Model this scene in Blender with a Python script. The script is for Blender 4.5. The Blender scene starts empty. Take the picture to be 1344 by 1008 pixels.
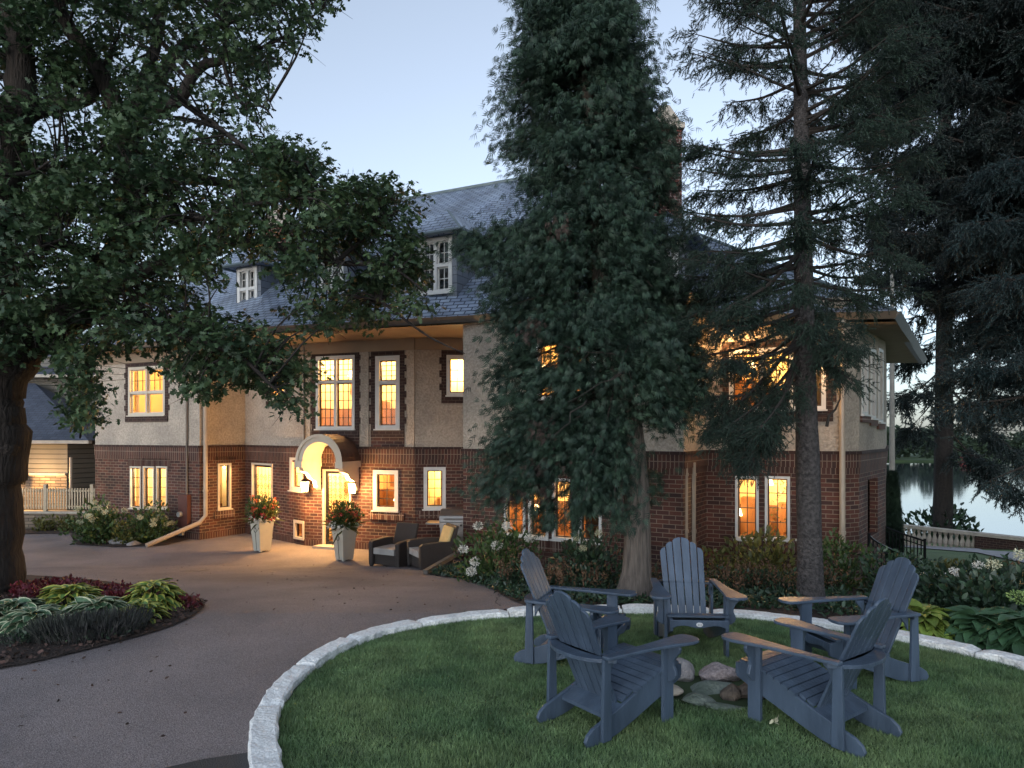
import bpy, bmesh, math, random
import numpy as np
from mathutils import Vector, Matrix
R = math.radians
random.seed(7)
rng = np.random.default_rng(11)
sc = bpy.context.scene
col = sc.collection

# ------------------------------------------------------------ camera, sky, sun, exposure
cam_d = bpy.data.cameras.new('camera')
cam = bpy.data.objects.new('camera', cam_d)
col.objects.link(cam)
cam.location = (0, 0, 0)
cam.rotation_euler = (R(90), 0, 0)
cam_d.sensor_width = 36
cam_d.lens = 36 * 900 / 1344
cam_d.shift_y = (570 - 504) / 1344
cam_d.clip_start = 0.1
cam_d.clip_end = 3000
sc.camera = cam

SUN_EL, SUN_ROT = R(5), R(203)
world = bpy.data.worlds.new('World')
sc.world = world
world.use_nodes = True
wt = world.node_tree
wt.nodes.clear()
sky = wt.nodes.new('ShaderNodeTexSky')
sky.sky_type = 'NISHITA'
sky.sun_disc = False
sky.sun_elevation = SUN_EL
sky.sun_rotation = SUN_ROT
sky.air_density = 1.0
sky.dust_density = 1.0
sky.ozone_density = 3.0
hs = wt.nodes.new('ShaderNodeHueSaturation')
hs.inputs['Saturation'].default_value = 0.34
mx = wt.nodes.new('ShaderNodeMix')
mx.data_type = 'RGBA'
mx.blend_type = 'MULTIPLY'
mx.inputs[0].default_value = 1
mx.inputs[7].default_value = (0.885, 0.965, 1.065, 1)
bgn = wt.nodes.new('ShaderNodeBackground')
bgn.inputs['Strength'].default_value = 0.15
wo = wt.nodes.new('ShaderNodeOutputWorld')
wt.links.new(sky.outputs[0], hs.inputs['Color'])
wt.links.new(hs.outputs[0], mx.inputs[6])
wt.links.new(mx.outputs[2], bgn.inputs['Color'])
wt.links.new(bgn.outputs[0], wo.inputs['Surface'])

sun_d = bpy.data.lights.new('sun', 'SUN')
sun_d.energy = 0.2
sun_d.angle = R(60)
sun_d.color = (0.85, 0.92, 1.0)
sun_o = bpy.data.objects.new('sun', sun_d)
col.objects.link(sun_o)
sdir = Vector((math.sin(SUN_ROT) * math.cos(R(38)), math.cos(SUN_ROT) * math.cos(R(38)), math.sin(R(38))))
sun_o.rotation_euler = sdir.to_track_quat('Z', 'Y').to_euler()

sc.view_settings.view_transform = 'Standard'
sc.view_settings.look = 'None'
sc.view_settings.gamma = 1
sc.view_settings.use_curve_mapping = False
sc.view_settings.exposure = 1.66
sc.cycles.max_bounces = 6
sc.cycles.diffuse_bounces = 3
sc.cycles.glossy_bounces = 3
sc.cycles.transparent_max_bounces = 8
sc.cycles.sample_clamp_indirect = 3.0
sc.cycles.use_denoising = True

# ------------------------------------------------------------ pixels of the 1344 x 1008 photograph to points
F, CX, HZ = 900.0, 672.0, 570.0
def at(px, py, D):
    return Vector(((px - CX) / F * D, D, -(py - HZ) / F * D))
def pd(px, D):
    return Vector(((px - CX) / F * D, D))
def gz(x, y):
    z = -2.10 - 0.12 * min(max(y - 8, 0), 19.5)
    w = min(max((x - 7.0) / 3.0, 0), 1)
    zl = max(z, -3.06)
    z = zl * (1 - w) + z * w
    if y > 29:
        z -= min((y - 29) * 0.45, 9)
    return z
def gp(px, py):
    lo = 1.0; hi = 1.25
    while hi < 28.5 and -(py - HZ) / F * hi > gz((px - CX) / F * hi, hi): lo = hi; hi += .25
    for _ in range(50):
        m = (lo + hi) / 2
        x = (px - CX) / F * m
        if -(py - HZ) / F * m > gz(x, m): lo = m
        else: hi = m
    return Vector(((px - CX) / F * lo, lo))

# ------------------------------------------------------------ materials
MATS = {}
def nt(name):
    m = bpy.data.materials.new(name)
    m.use_nodes = True
    t = m.node_tree
    t.nodes.clear()
    o = t.nodes.new('ShaderNodeOutputMaterial')
    MATS[name] = m
    return m, t, o
def N(t, typ, **kw):
    n = t.nodes.new(typ)
    for k, v in kw.items():
        if k in n.inputs: n.inputs[k].default_value = v
        else: setattr(n, k, v)
    return n
def ramp(t, fac, stops):
    r = t.nodes.new('ShaderNodeValToRGB')
    el = r.color_ramp.elements
    while len(el) < len(stops): el.new(0.5)
    for e, (p, c) in zip(el, stops):
        e.position = p
        e.color = (*c, 1)
    t.links.new(fac, r.inputs[0])
    return r.outputs[0]
def simple(name, c1, c2=None, scale=6, rough=0.6, bump=0.0, bscale=None, metal=0.0, island=0.0, trans=0.0, stretch=None, spec=0.5, coat=0, fine=None):
    m, t, o = nt(name)
    p = N(t, 'ShaderNodeBsdfPrincipled')
    p.inputs['Roughness'].default_value = rough
    p.inputs['Metallic'].default_value = metal
    p.inputs['Specular IOR Level'].default_value = spec
    p.inputs['Coat Weight'].default_value = coat
    tc = N(t, 'ShaderNodeTexCoord')
    vec = tc.outputs['Object']
    if stretch:
        mp = N(t, 'ShaderNodeMapping')
        mp.inputs['Scale'].default_value = stretch
        t.links.new(vec, mp.inputs[0])
        vec = mp.outputs[0]
    c2 = c2 or tuple(min(1, c * 0.75) for c in c1)
    no = N(t, 'ShaderNodeTexNoise')
    no.inputs['Scale'].default_value = scale
    no.inputs['Detail'].default_value = 5
    t.links.new(vec, no.inputs['Vector'])
    c = ramp(t, no.outputs[0], [(0.3, c2), (0.7, c1)])
    if fine:
        nf = N(t, 'ShaderNodeTexNoise'); nf.inputs['Scale'].default_value = fine[0]; nf.inputs['Detail'].default_value = 3
        t.links.new(vec, nf.inputs['Vector'])
        mf = N(t, 'ShaderNodeMapRange'); mf.inputs['From Min'].default_value = .35; mf.inputs['From Max'].default_value = .65
        mf.inputs['To Min'].default_value = 1 - fine[1]; mf.inputs['To Max'].default_value = 1 + fine[1]
        hf = N(t, 'ShaderNodeHueSaturation'); t.links.new(nf.outputs[0], mf.inputs['Value']); t.links.new(mf.outputs[0], hf.inputs['Value'])
        t.links.new(c, hf.inputs['Color']); c = hf.outputs[0]
    if island > 0:
        g = N(t, 'ShaderNodeNewGeometry')
        h = N(t, 'ShaderNodeHueSaturation')
        mr = N(t, 'ShaderNodeMapRange')
        mr.inputs['To Min'].default_value = 1 - island
        mr.inputs['To Max'].default_value = 1 + island
        t.links.new(g.outputs['Random Per Island'], mr.inputs['Value'])
        t.links.new(mr.outputs[0], h.inputs['Value'])
        mr2 = N(t, 'ShaderNodeMapRange')
        mr2.inputs['To Min'].default_value = 0.515
        mr2.inputs['To Max'].default_value = 0.485
        t.links.new(g.outputs['Random Per Island'], mr2.inputs['Value'])
        t.links.new(mr2.outputs[0], h.inputs['Hue'])
        t.links.new(c, h.inputs['Color'])
        c = h.outputs[0]
    t.links.new(c, p.inputs['Base Color'])
    if bump:
        nb = N(t, 'ShaderNodeTexNoise')
        nb.inputs['Scale'].default_value = bscale or scale * 5
        nb.inputs['Detail'].default_value = 6
        t.links.new(vec, nb.inputs['Vector'])
        b = N(t, 'ShaderNodeBump')
        b.inputs['Strength'].default_value = min(1, bump)
        b.inputs['Distance'].default_value = 0.02 * max(1, bump)
        t.links.new(nb.outputs[0], b.inputs['Height'])
        t.links.new(b.outputs[0], p.inputs['Normal'])
    if trans:
        tr = N(t, 'ShaderNodeBsdfTranslucent')
        t.links.new(c, tr.inputs['Color'])
        ms = N(t, 'ShaderNodeMixShader')
        ms.inputs[0].default_value = trans
        t.links.new(p.outputs[0], ms.inputs[1])
        t.links.new(tr.outputs[0], ms.inputs[2])
        t.links.new(ms.outputs[0], o.inputs[0])
    else:
        t.links.new(p.outputs[0], o.inputs[0])
    return m
def brickmat(name, c1, c2, mort, bw, rh, ms, offset=0.5, rough=0.75, bump=0.6, var=0.5, vertical=False, spec=0.4, saw=0):
    m, t, o = nt(name)
    p = N(t, 'ShaderNodeBsdfPrincipled')
    p.inputs['Roughness'].default_value = rough
    p.inputs['Specular IOR Level'].default_value = spec
    uv = N(t, 'ShaderNodeUVMap')
    b = N(t, 'ShaderNodeTexBrick')
    b.offset = offset
    b.inputs['Scale'].default_value = 1
    b.inputs['Brick Width'].default_value = bw
    b.inputs['Row Height'].default_value = rh
    b.inputs['Mortar Size'].default_value = ms
    b.inputs['Mortar Smooth'].default_value = 0.3
    b.inputs['Bias'].default_value = 0
    b.inputs['Color1'].default_value = (*c1, 1)
    b.inputs['Color2'].default_value = (*c2, 1)
    b.inputs['Mortar'].default_value = (*mort, 1)
    t.links.new(uv.outputs[0], b.inputs['Vector'])
    no = N(t, 'ShaderNodeTexNoise')
    no.inputs['Scale'].default_value = 1.1
    no.inputs['Detail'].default_value = 8
    t.links.new(uv.outputs[0], no.inputs['Vector'])
    mr = N(t, 'ShaderNodeMapRange')
    mr.inputs['From Min'].default_value = 0.3
    mr.inputs['From Max'].default_value = 0.7
    mr.inputs['To Min'].default_value = 1 - var * 0.5
    mr.inputs['To Max'].default_value = 1 + var * 0.5
    t.links.new(no.outputs[0], mr.inputs['Value'])
    h = N(t, 'ShaderNodeHueSaturation')
    t.links.new(mr.outputs[0], h.inputs['Value'])
    t.links.new(b.outputs['Color'], h.inputs['Color'])
    t.links.new(h.outputs[0], p.inputs['Base Color'])
    n2 = N(t, 'ShaderNodeTexNoise')
    n2.inputs['Scale'].default_value = 40
    t.links.new(uv.outputs[0], n2.inputs['Vector'])
    ma = N(t, 'ShaderNodeMath', operation='MULTIPLY_ADD')
    ma.inputs[1].default_value = -1.0
    t.links.new(b.outputs['Fac'], ma.inputs[0])
    m3 = N(t, 'ShaderNodeMath', operation='MULTIPLY')
    m3.inputs[1].default_value = 0.5
    t.links.new(n2.outputs[0], m3.inputs[0])
    t.links.new(m3.outputs[0], ma.inputs[2])
    if saw:
        sx = N(t, 'ShaderNodeSeparateXYZ'); t.links.new(uv.outputs[0], sx.inputs[0])
        dv = N(t, 'ShaderNodeMath', operation='DIVIDE'); dv.inputs[1].default_value = rh; t.links.new(sx.outputs[1], dv.inputs[0])
        fc = N(t, 'ShaderNodeMath', operation='FRACT'); t.links.new(dv.outputs[0], fc.inputs[0])
        m4 = N(t, 'ShaderNodeMath', operation='MULTIPLY_ADD'); m4.inputs[1].default_value = -saw
        t.links.new(fc.outputs[0], m4.inputs[0]); t.links.new(ma.outputs[0], m4.inputs[2]); ma = m4
    bu = N(t, 'ShaderNodeBump')
    bu.inputs['Strength'].default_value = bump
    bu.inputs['Distance'].default_value = 0.015
    t.links.new(ma.outputs[0], bu.inputs['Height'])
    t.links.new(bu.outputs[0], p.inputs['Normal'])
    t.links.new(p.outputs[0], o.inputs[0])
    return m
def emit(name, c, s):
    m, t, o = nt(name)
    e = N(t, 'ShaderNodeEmission')
    e.inputs[0].default_value = (*c, 1)
    e.inputs[1].default_value = s
    t.links.new(e.outputs[0], o.inputs[0])
    return m

brickmat('brick', (0.115, 0.038, 0.024), (0.045, 0.020, 0.017), (0.215, 0.16, 0.12), 0.25, 0.086, 0.008, var=.9)
brickmat('soldier', (0.10, 0.036, 0.024), (0.05, 0.022, 0.018), (0.22, 0.16, 0.12), 0.083, 0.26, 0.009, offset=0)
brickmat('dark_brick', (0.055, 0.024, 0.018), (0.032, 0.016, 0.014), (0.11, 0.08, 0.065), 0.2, 0.08, 0.008)
brickmat('sill_brick', (0.12, 0.045, 0.03), (0.06, 0.026, 0.02), (0.26, 0.19, 0.15), 0.09, 0.3, 0.014, offset=0)
brickmat('slate', (0.19, 0.23, 0.31), (0.29, 0.34, 0.42), (0.02, 0.03, 0.05), 0.27, 0.15, 0.016, rough=0.42, bump=1.0, var=0.9, saw=2.0)
brickmat('chimney_brick', (0.19, 0.06, 0.045), (0.10, 0.04, 0.035), (0.25, 0.2, 0.18), 0.25, 0.09, 0.012)
brickmat('dark_slate', (0.05, 0.06, 0.085), (0.075, 0.085, 0.115), (0.02, 0.022, 0.03), 0.25, 0.14, 0.008, rough=0.5, bump=1.0)
brickmat('siding', (0.17, 0.155, 0.13), (0.16, 0.145, 0.125), (0.05, 0.045, 0.04), 9, 0.17, 0.012, rough=0.6, bump=1.0, var=0.25)
brickmat('ledge_stone', (0.30, 0.22, 0.15), (0.16, 0.12, 0.09), (0.07, 0.055, 0.04), 0.42, 0.10, 0.012, bump=1.0, var=0.8)
brickmat('cheek_slate', (0.13, 0.15, 0.18), (0.17, 0.185, 0.215), (0.04, 0.045, 0.055), 0.5, 0.2, 0.008, rough=0.5, bump=0.8)
simple('stucco', (0.52, 0.44, 0.355), (0.37, 0.315, 0.26), scale=1.3, rough=0.9, bump=1.8, bscale=20, fine=(20, .16))
simple('cream_trim', (0.66, 0.58, 0.46), (0.58, 0.50, 0.40), scale=3, rough=0.5)
simple('white_trim', (0.72, 0.70, 0.66), (0.62, 0.60, 0.57), scale=5, rough=0.4)
simple('sash_brown', (0.055, 0.03, 0.02), rough=0.5)
simple('lead', (0.03, 0.025, 0.02), rough=0.5)
simple('iron', (0.012, 0.012, 0.014), rough=0.4, metal=0.6)
simple('soffit', (0.33, 0.25, 0.17), (0.27, 0.20, 0.14), scale=2, rough=0.7)
simple('gutter', (0.17, 0.15, 0.13), rough=0.45)
simple('pipe_tan', (0.46, 0.37, 0.28), (0.38, 0.31, 0.24), scale=4, rough=0.4)
simple('copper', (0.16, 0.20, 0.21), (0.10, 0.13, 0.14), scale=3, rough=0.4, metal=0.3)
simple('canopy_roof', (0.14, 0.075, 0.05), (0.08, 0.045, 0.035), scale=8, rough=0.5, bump=0.4, bscale=30)
simple('room_wall', (0.80, 0.62, 0.36), (0.72, 0.55, 0.30), scale=1, rough=0.9)
simple('room_wood', (0.32, 0.15, 0.055), (0.22, 0.10, 0.035), scale=2, rough=0.6, stretch=(4, 4, 0.5))
simple('curtain', (0.85, 0.72, 0.48), (0.6, 0.48, 0.3), scale=3, rough=0.9, stretch=(9, 9, 0.3), trans=0.4)
simple('blind', (0.85, 0.66, 0.30), (0.80, 0.60, 0.26), scale=1, rough=0.9, trans=0.5)
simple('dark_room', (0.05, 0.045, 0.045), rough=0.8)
simple('oak_bark', (0.042, 0.032, 0.026), (0.013, 0.010, 0.009), scale=5, rough=0.95, bump=3.2, bscale=8, stretch=(3.2, 3.2, 0.7))
simple('thuja_bark', (0.20, 0.165, 0.14), (0.07, 0.058, 0.05), scale=7, rough=0.95, bump=1.5, bscale=14, stretch=(4, 4, 0.5))
simple('spruce_bark', (0.10, 0.088, 0.085), (0.025, 0.022, 0.022), scale=24, rough=0.95, bump=2.4, bscale=34)
simple('dark_bark', (0.035, 0.028, 0.025), (0.016, 0.013, 0.012), scale=12, rough=0.95, bump=1.5, bscale=20)
simple('twig', (0.035, 0.028, 0.024), rough=0.9)
simple('oak_leaf', (0.075, 0.128, 0.052), (0.024, 0.052, 0.028), scale=1.6, rough=0.55, island=0.28, trans=0.22)
simple('thuja_leaf', (0.036, 0.074, 0.044), (0.008, 0.024, 0.017), scale=3.4, rough=0.65, island=0.3, trans=0.1)
simple('thuja_dead', (0.07, 0.042, 0.032), (0.04, 0.027, 0.022), scale=3, rough=0.8, island=0.4)
simple('spruce_leaf', (0.022, 0.046, 0.030), (0.010, 0.024, 0.017), scale=1.5, rough=0.6, island=0.5)
simple('blue_spruce_leaf', (0.020, 0.042, 0.044), (0.011, 0.025, 0.028), scale=1.5, rough=0.6, island=0.5)
simple('dark_spruce_leaf', (0.012, 0.024, 0.021), (0.006, 0.013, 0.013), scale=1.5, rough=0.6, island=0.5)
simple('far_leaf', (0.035, 0.06, 0.03), (0.018, 0.035, 0.018), scale=0.12, rough=0.8, island=0.4)
simple('shrub_leaf', (0.07, 0.12, 0.035), (0.04, 0.075, 0.025), scale=3, rough=0.45, island=0.4, trans=0.2)
simple('dark_shrub_leaf', (0.04, 0.08, 0.04), (0.025, 0.05, 0.028), scale=3, rough=0.45, island=0.4, trans=0.1)
simple('olive_leaf', (0.16, 0.16, 0.045), (0.10, 0.11, 0.03), scale=3, rough=0.5, island=0.4, trans=0.2)
simple('red_leaf', (0.16, 0.022, 0.03), (0.07, 0.012, 0.018), scale=3, rough=0.5, island=0.5, trans=0.2)
simple('plume', (0.17, 0.095, 0.05), (0.10, 0.06, 0.035), scale=3, rough=0.9, island=0.4)
simple('lavender', (0.06, 0.055, 0.06), (0.04, 0.05, 0.035), scale=3, rough=0.9, island=0.5)
simple('flower_white', (0.80, 0.78, 0.72), (0.72, 0.68, 0.6), scale=5, rough=0.7, island=0.15)
simple('flower_cream', (0.62, 0.60, 0.42), (0.5, 0.5, 0.32), scale=5, rough=0.7, island=0.2)
simple('flower_lime', (0.28, 0.40, 0.12), (0.20, 0.30, 0.09), scale=5, rough=0.7, island=0.25)
simple('flower_red', (0.55, 0.05, 0.03), (0.42, 0.03, 0.03), scale=5, rough=0.6, island=0.3)
simple('flower_orange', (0.65, 0.20, 0.06), (0.55, 0.12, 0.05), scale=5, rough=0.6, island=0.3)
simple('asphalt', (0.26, 0.222, 0.222), (0.155, 0.136, 0.142), scale=0.7, rough=0.85, bump=1.0, bscale=120, fine=(140, .55))
simple('new_asphalt', (0.045, 0.045, 0.048), (0.03, 0.03, 0.033), scale=3, rough=0.8, bump=0.8, bscale=90)
simple('mulch_mat', (0.055, 0.034, 0.026), (0.02, 0.013, 0.011), scale=20, rough=0.95, bump=2, bscale=45)
simple('mulch_chip', (0.085, 0.052, 0.04), (0.05, 0.03, 0.024), scale=20, rough=0.95, island=0.6)
simple('lawn_soil', (0.04, 0.065, 0.025), (0.028, 0.045, 0.018), scale=4, rough=0.95)
simple('grass_blade', (0.23, 0.32, 0.135), (0.10, 0.19, 0.08), scale=1.2, rough=0.5, island=0.35, trans=0.15, fine=(4, .25))
simple('meadow', (0.11, 0.17, 0.06), (0.07, 0.12, 0.045), scale=0.5, rough=0.9, bump=1, bscale=40)
simple('limestone', (0.88, 0.88, 0.86), (0.68, 0.68, 0.67), scale=4, rough=0.9, bump=0.9, bscale=38, fine=(45, .13))
simple('rock', (0.36, 0.34, 0.33), (0.22, 0.20, 0.20), scale=9, rough=0.85, bump=1.5, bscale=25)
simple('rock_pink', (0.36, 0.31, 0.31), (0.17, 0.14, 0.145), scale=40, rough=0.85, bump=1.2, bscale=45)
simple('rock_brown', (0.14, 0.11, 0.085), (0.05, 0.04, 0.035), scale=10, rough=0.85, bump=1.6, bscale=20)
simple('rock_green', (0.20, 0.23, 0.20), (0.09, 0.12, 0.09), scale=9, rough=0.85, bump=1.5, bscale=25)
simple('path_stone', (0.34, 0.33, 0.34), (0.27, 0.26, 0.27), scale=2, rough=0.8, bump=0.6, bscale=30)
simple('chair_paint', (0.070, 0.100, 0.145), (0.050, 0.072, 0.108), scale=5, rough=0.36, bump=0.25, bscale=40, stretch=(1, 1, .25), fine=(9, .14))
simple('badge', (0.75, 0.75, 0.75), rough=0.4)
simple('wicker', (0.085, 0.065, 0.055), (0.035, 0.028, 0.025), scale=70, rough=0.6, bump=1.2, bscale=80, stretch=(1, 1, 2.5))
simple('cushion_grey', (0.42, 0.40, 0.38), rough=0.9)
simple('cushion_yellow', (0.70, 0.50, 0.22), rough=0.9)
simple('steel', (0.32, 0.30, 0.29), (0.26, 0.25, 0.24), scale=3, rough=0.32, metal=0.8, stretch=(1, 1, 12))
simple('black_metal', (0.03, 0.03, 0.032), rough=0.45, metal=0.3)
simple('planter_mat', (0.52, 0.50, 0.42), (0.45, 0.43, 0.36), scale=3, rough=0.6)
simple('utility_red', (0.12, 0.04, 0.03), rough=0.5)
simple('grey_box', (0.42, 0.40, 0.37), rough=0.5)
simple('cast_stone', (0.50, 0.44, 0.36), (0.36, 0.31, 0.26), scale=5, rough=0.85, bump=0.8, bscale=20)
simple('fence_wood', (0.52, 0.42, 0.29), (0.42, 0.33, 0.22), scale=5, rough=0.7)
simple('pole_grey', (0.32, 0.29, 0.25), rough=0.5)
simple('far_grass', (0.06, 0.10, 0.03), (0.05, 0.08, 0.03), scale=0.1, rough=0.9)
simple('boat_red', (0.25, 0.04, 0.035), rough=0.5)
simple('terracotta', (0.35, 0.15, 0.08), rough=0.8)
simple('wire', (0.02, 0.02, 0.02), rough=0.6)
emit('bulb', (1.0, 0.58, 0.20), 30)
emit('bulb_small', (1.0, 0.60, 0.24), 30)
m, t, o = nt('glass')
tr = N(t, 'ShaderNodeBsdfTransparent'); gl = N(t, 'ShaderNodeBsdfGlossy')
gl.inputs['Roughness'].default_value = 0.02
tr.inputs[0].default_value = (0.96, 0.96, 0.94, 1)
fr = N(t, 'ShaderNodeFresnel'); fr.inputs[0].default_value = 1.5
ms = N(t, 'ShaderNodeMixShader')
t.links.new(fr.outputs[0], ms.inputs[0]); t.links.new(tr.outputs[0], ms.inputs[1]); t.links.new(gl.outputs[0], ms.inputs[2]); t.links.new(ms.outputs[0], o.inputs[0])
m, t, o = nt('water')
p = N(t, 'ShaderNodeBsdfPrincipled')
p.inputs['Base Color'].default_value = (0.02, 0.03, 0.04, 1)
p.inputs['Roughness'].default_value = 0.06
p.inputs['IOR'].default_value = 1.9
tc = N(t, 'ShaderNodeTexCoord'); mp = N(t, 'ShaderNodeMapping'); mp.inputs['Scale'].default_value = (0.05, 0.5, 1)
no = N(t, 'ShaderNodeTexNoise'); no.inputs['Scale'].default_value = 1.2; no.inputs['Detail'].default_value = 3
bu = N(t, 'ShaderNodeBump'); bu.inputs['Strength'].default_value = 0.12; bu.inputs['Distance'].default_value = 0.06
t.links.new(tc.outputs['Object'], mp.inputs[0]); t.links.new(mp.outputs[0], no.inputs['Vector']); t.links.new(no.outputs[0], bu.inputs['Height'])
t.links.new(bu.outputs[0], p.inputs['Normal']); t.links.new(p.outputs[0], o.inputs[0])
# hosta leaves: green blade with a pale margin (leaf width runs along U)
def hostamat(name, inner, edge, width):
    m, t, o = nt(name)
    p = N(t, 'ShaderNodeBsdfPrincipled'); p.inputs['Roughness'].default_value = 0.45
    uv = N(t, 'ShaderNodeUVMap'); sp = N(t, 'ShaderNodeSeparateXYZ')
    t.links.new(uv.outputs[0], sp.inputs[0])
    no = N(t, 'ShaderNodeTexNoise'); no.inputs['Scale'].default_value = 5
    t.links.new(uv.outputs[0], no.inputs['Vector'])
    a = N(t, 'ShaderNodeMath', operation='SUBTRACT'); a.inputs[1].default_value = 0.5
    t.links.new(sp.outputs[0], a.inputs[0])
    b = N(t, 'ShaderNodeMath', operation='ABSOLUTE'); t.links.new(a.outputs[0], b.inputs[0])
    c = N(t, 'ShaderNodeMath', operation='MULTIPLY_ADD'); c.inputs[1].default_value = 0.16
    t.links.new(no.outputs[0], c.inputs[0]); t.links.new(b.outputs[0], c.inputs[2])
    e = 0.58 - width
    cc = ramp(t, c.outputs[0], [(e - 0.02, inner), (e + 0.02, edge)])
    g = N(t, 'ShaderNodeNewGeometry'); h = N(t, 'ShaderNodeHueSaturation'); mr = N(t, 'ShaderNodeMapRange')
    mr.inputs['To Min'].default_value = 0.65; mr.inputs['To Max'].default_value = 1.3
    t.links.new(g.outputs['Random Per Island'], mr.inputs['Value']); t.links.new(mr.outputs[0], h.inputs['Value']); t.links.new(cc, h.inputs['Color'])
    t.links.new(h.outputs[0], p.inputs['Base Color'])
    wv = N(t, 'ShaderNodeTexWave'); wv.inputs['Scale'].default_value = 5; t.links.new(uv.outputs[0], wv.inputs['Vector'])
    bu = N(t, 'ShaderNodeBump'); bu.inputs['Strength'].default_value = 0.3; bu.inputs['Distance'].default_value = 0.01
    t.links.new(wv.outputs[0], bu.inputs['Height']); t.links.new(bu.outputs[0], p.inputs['Normal'])
    t.links.new(p.outputs[0], o.inputs[0])
hostamat('hosta_white', (0.06, 0.13, 0.06), (0.50, 0.52, 0.34), 0.14)
hostamat('hosta_gold', (0.09, 0.17, 0.04), (0.42, 0.42, 0.08), 0.24)
hostamat('hosta_green', (0.045, 0.10, 0.045), (0.05, 0.11, 0.05), 0.1)
hostamat('hosta_lime', (0.17, 0.24, 0.045), (0.20, 0.26, 0.05), 0.1)

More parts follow.
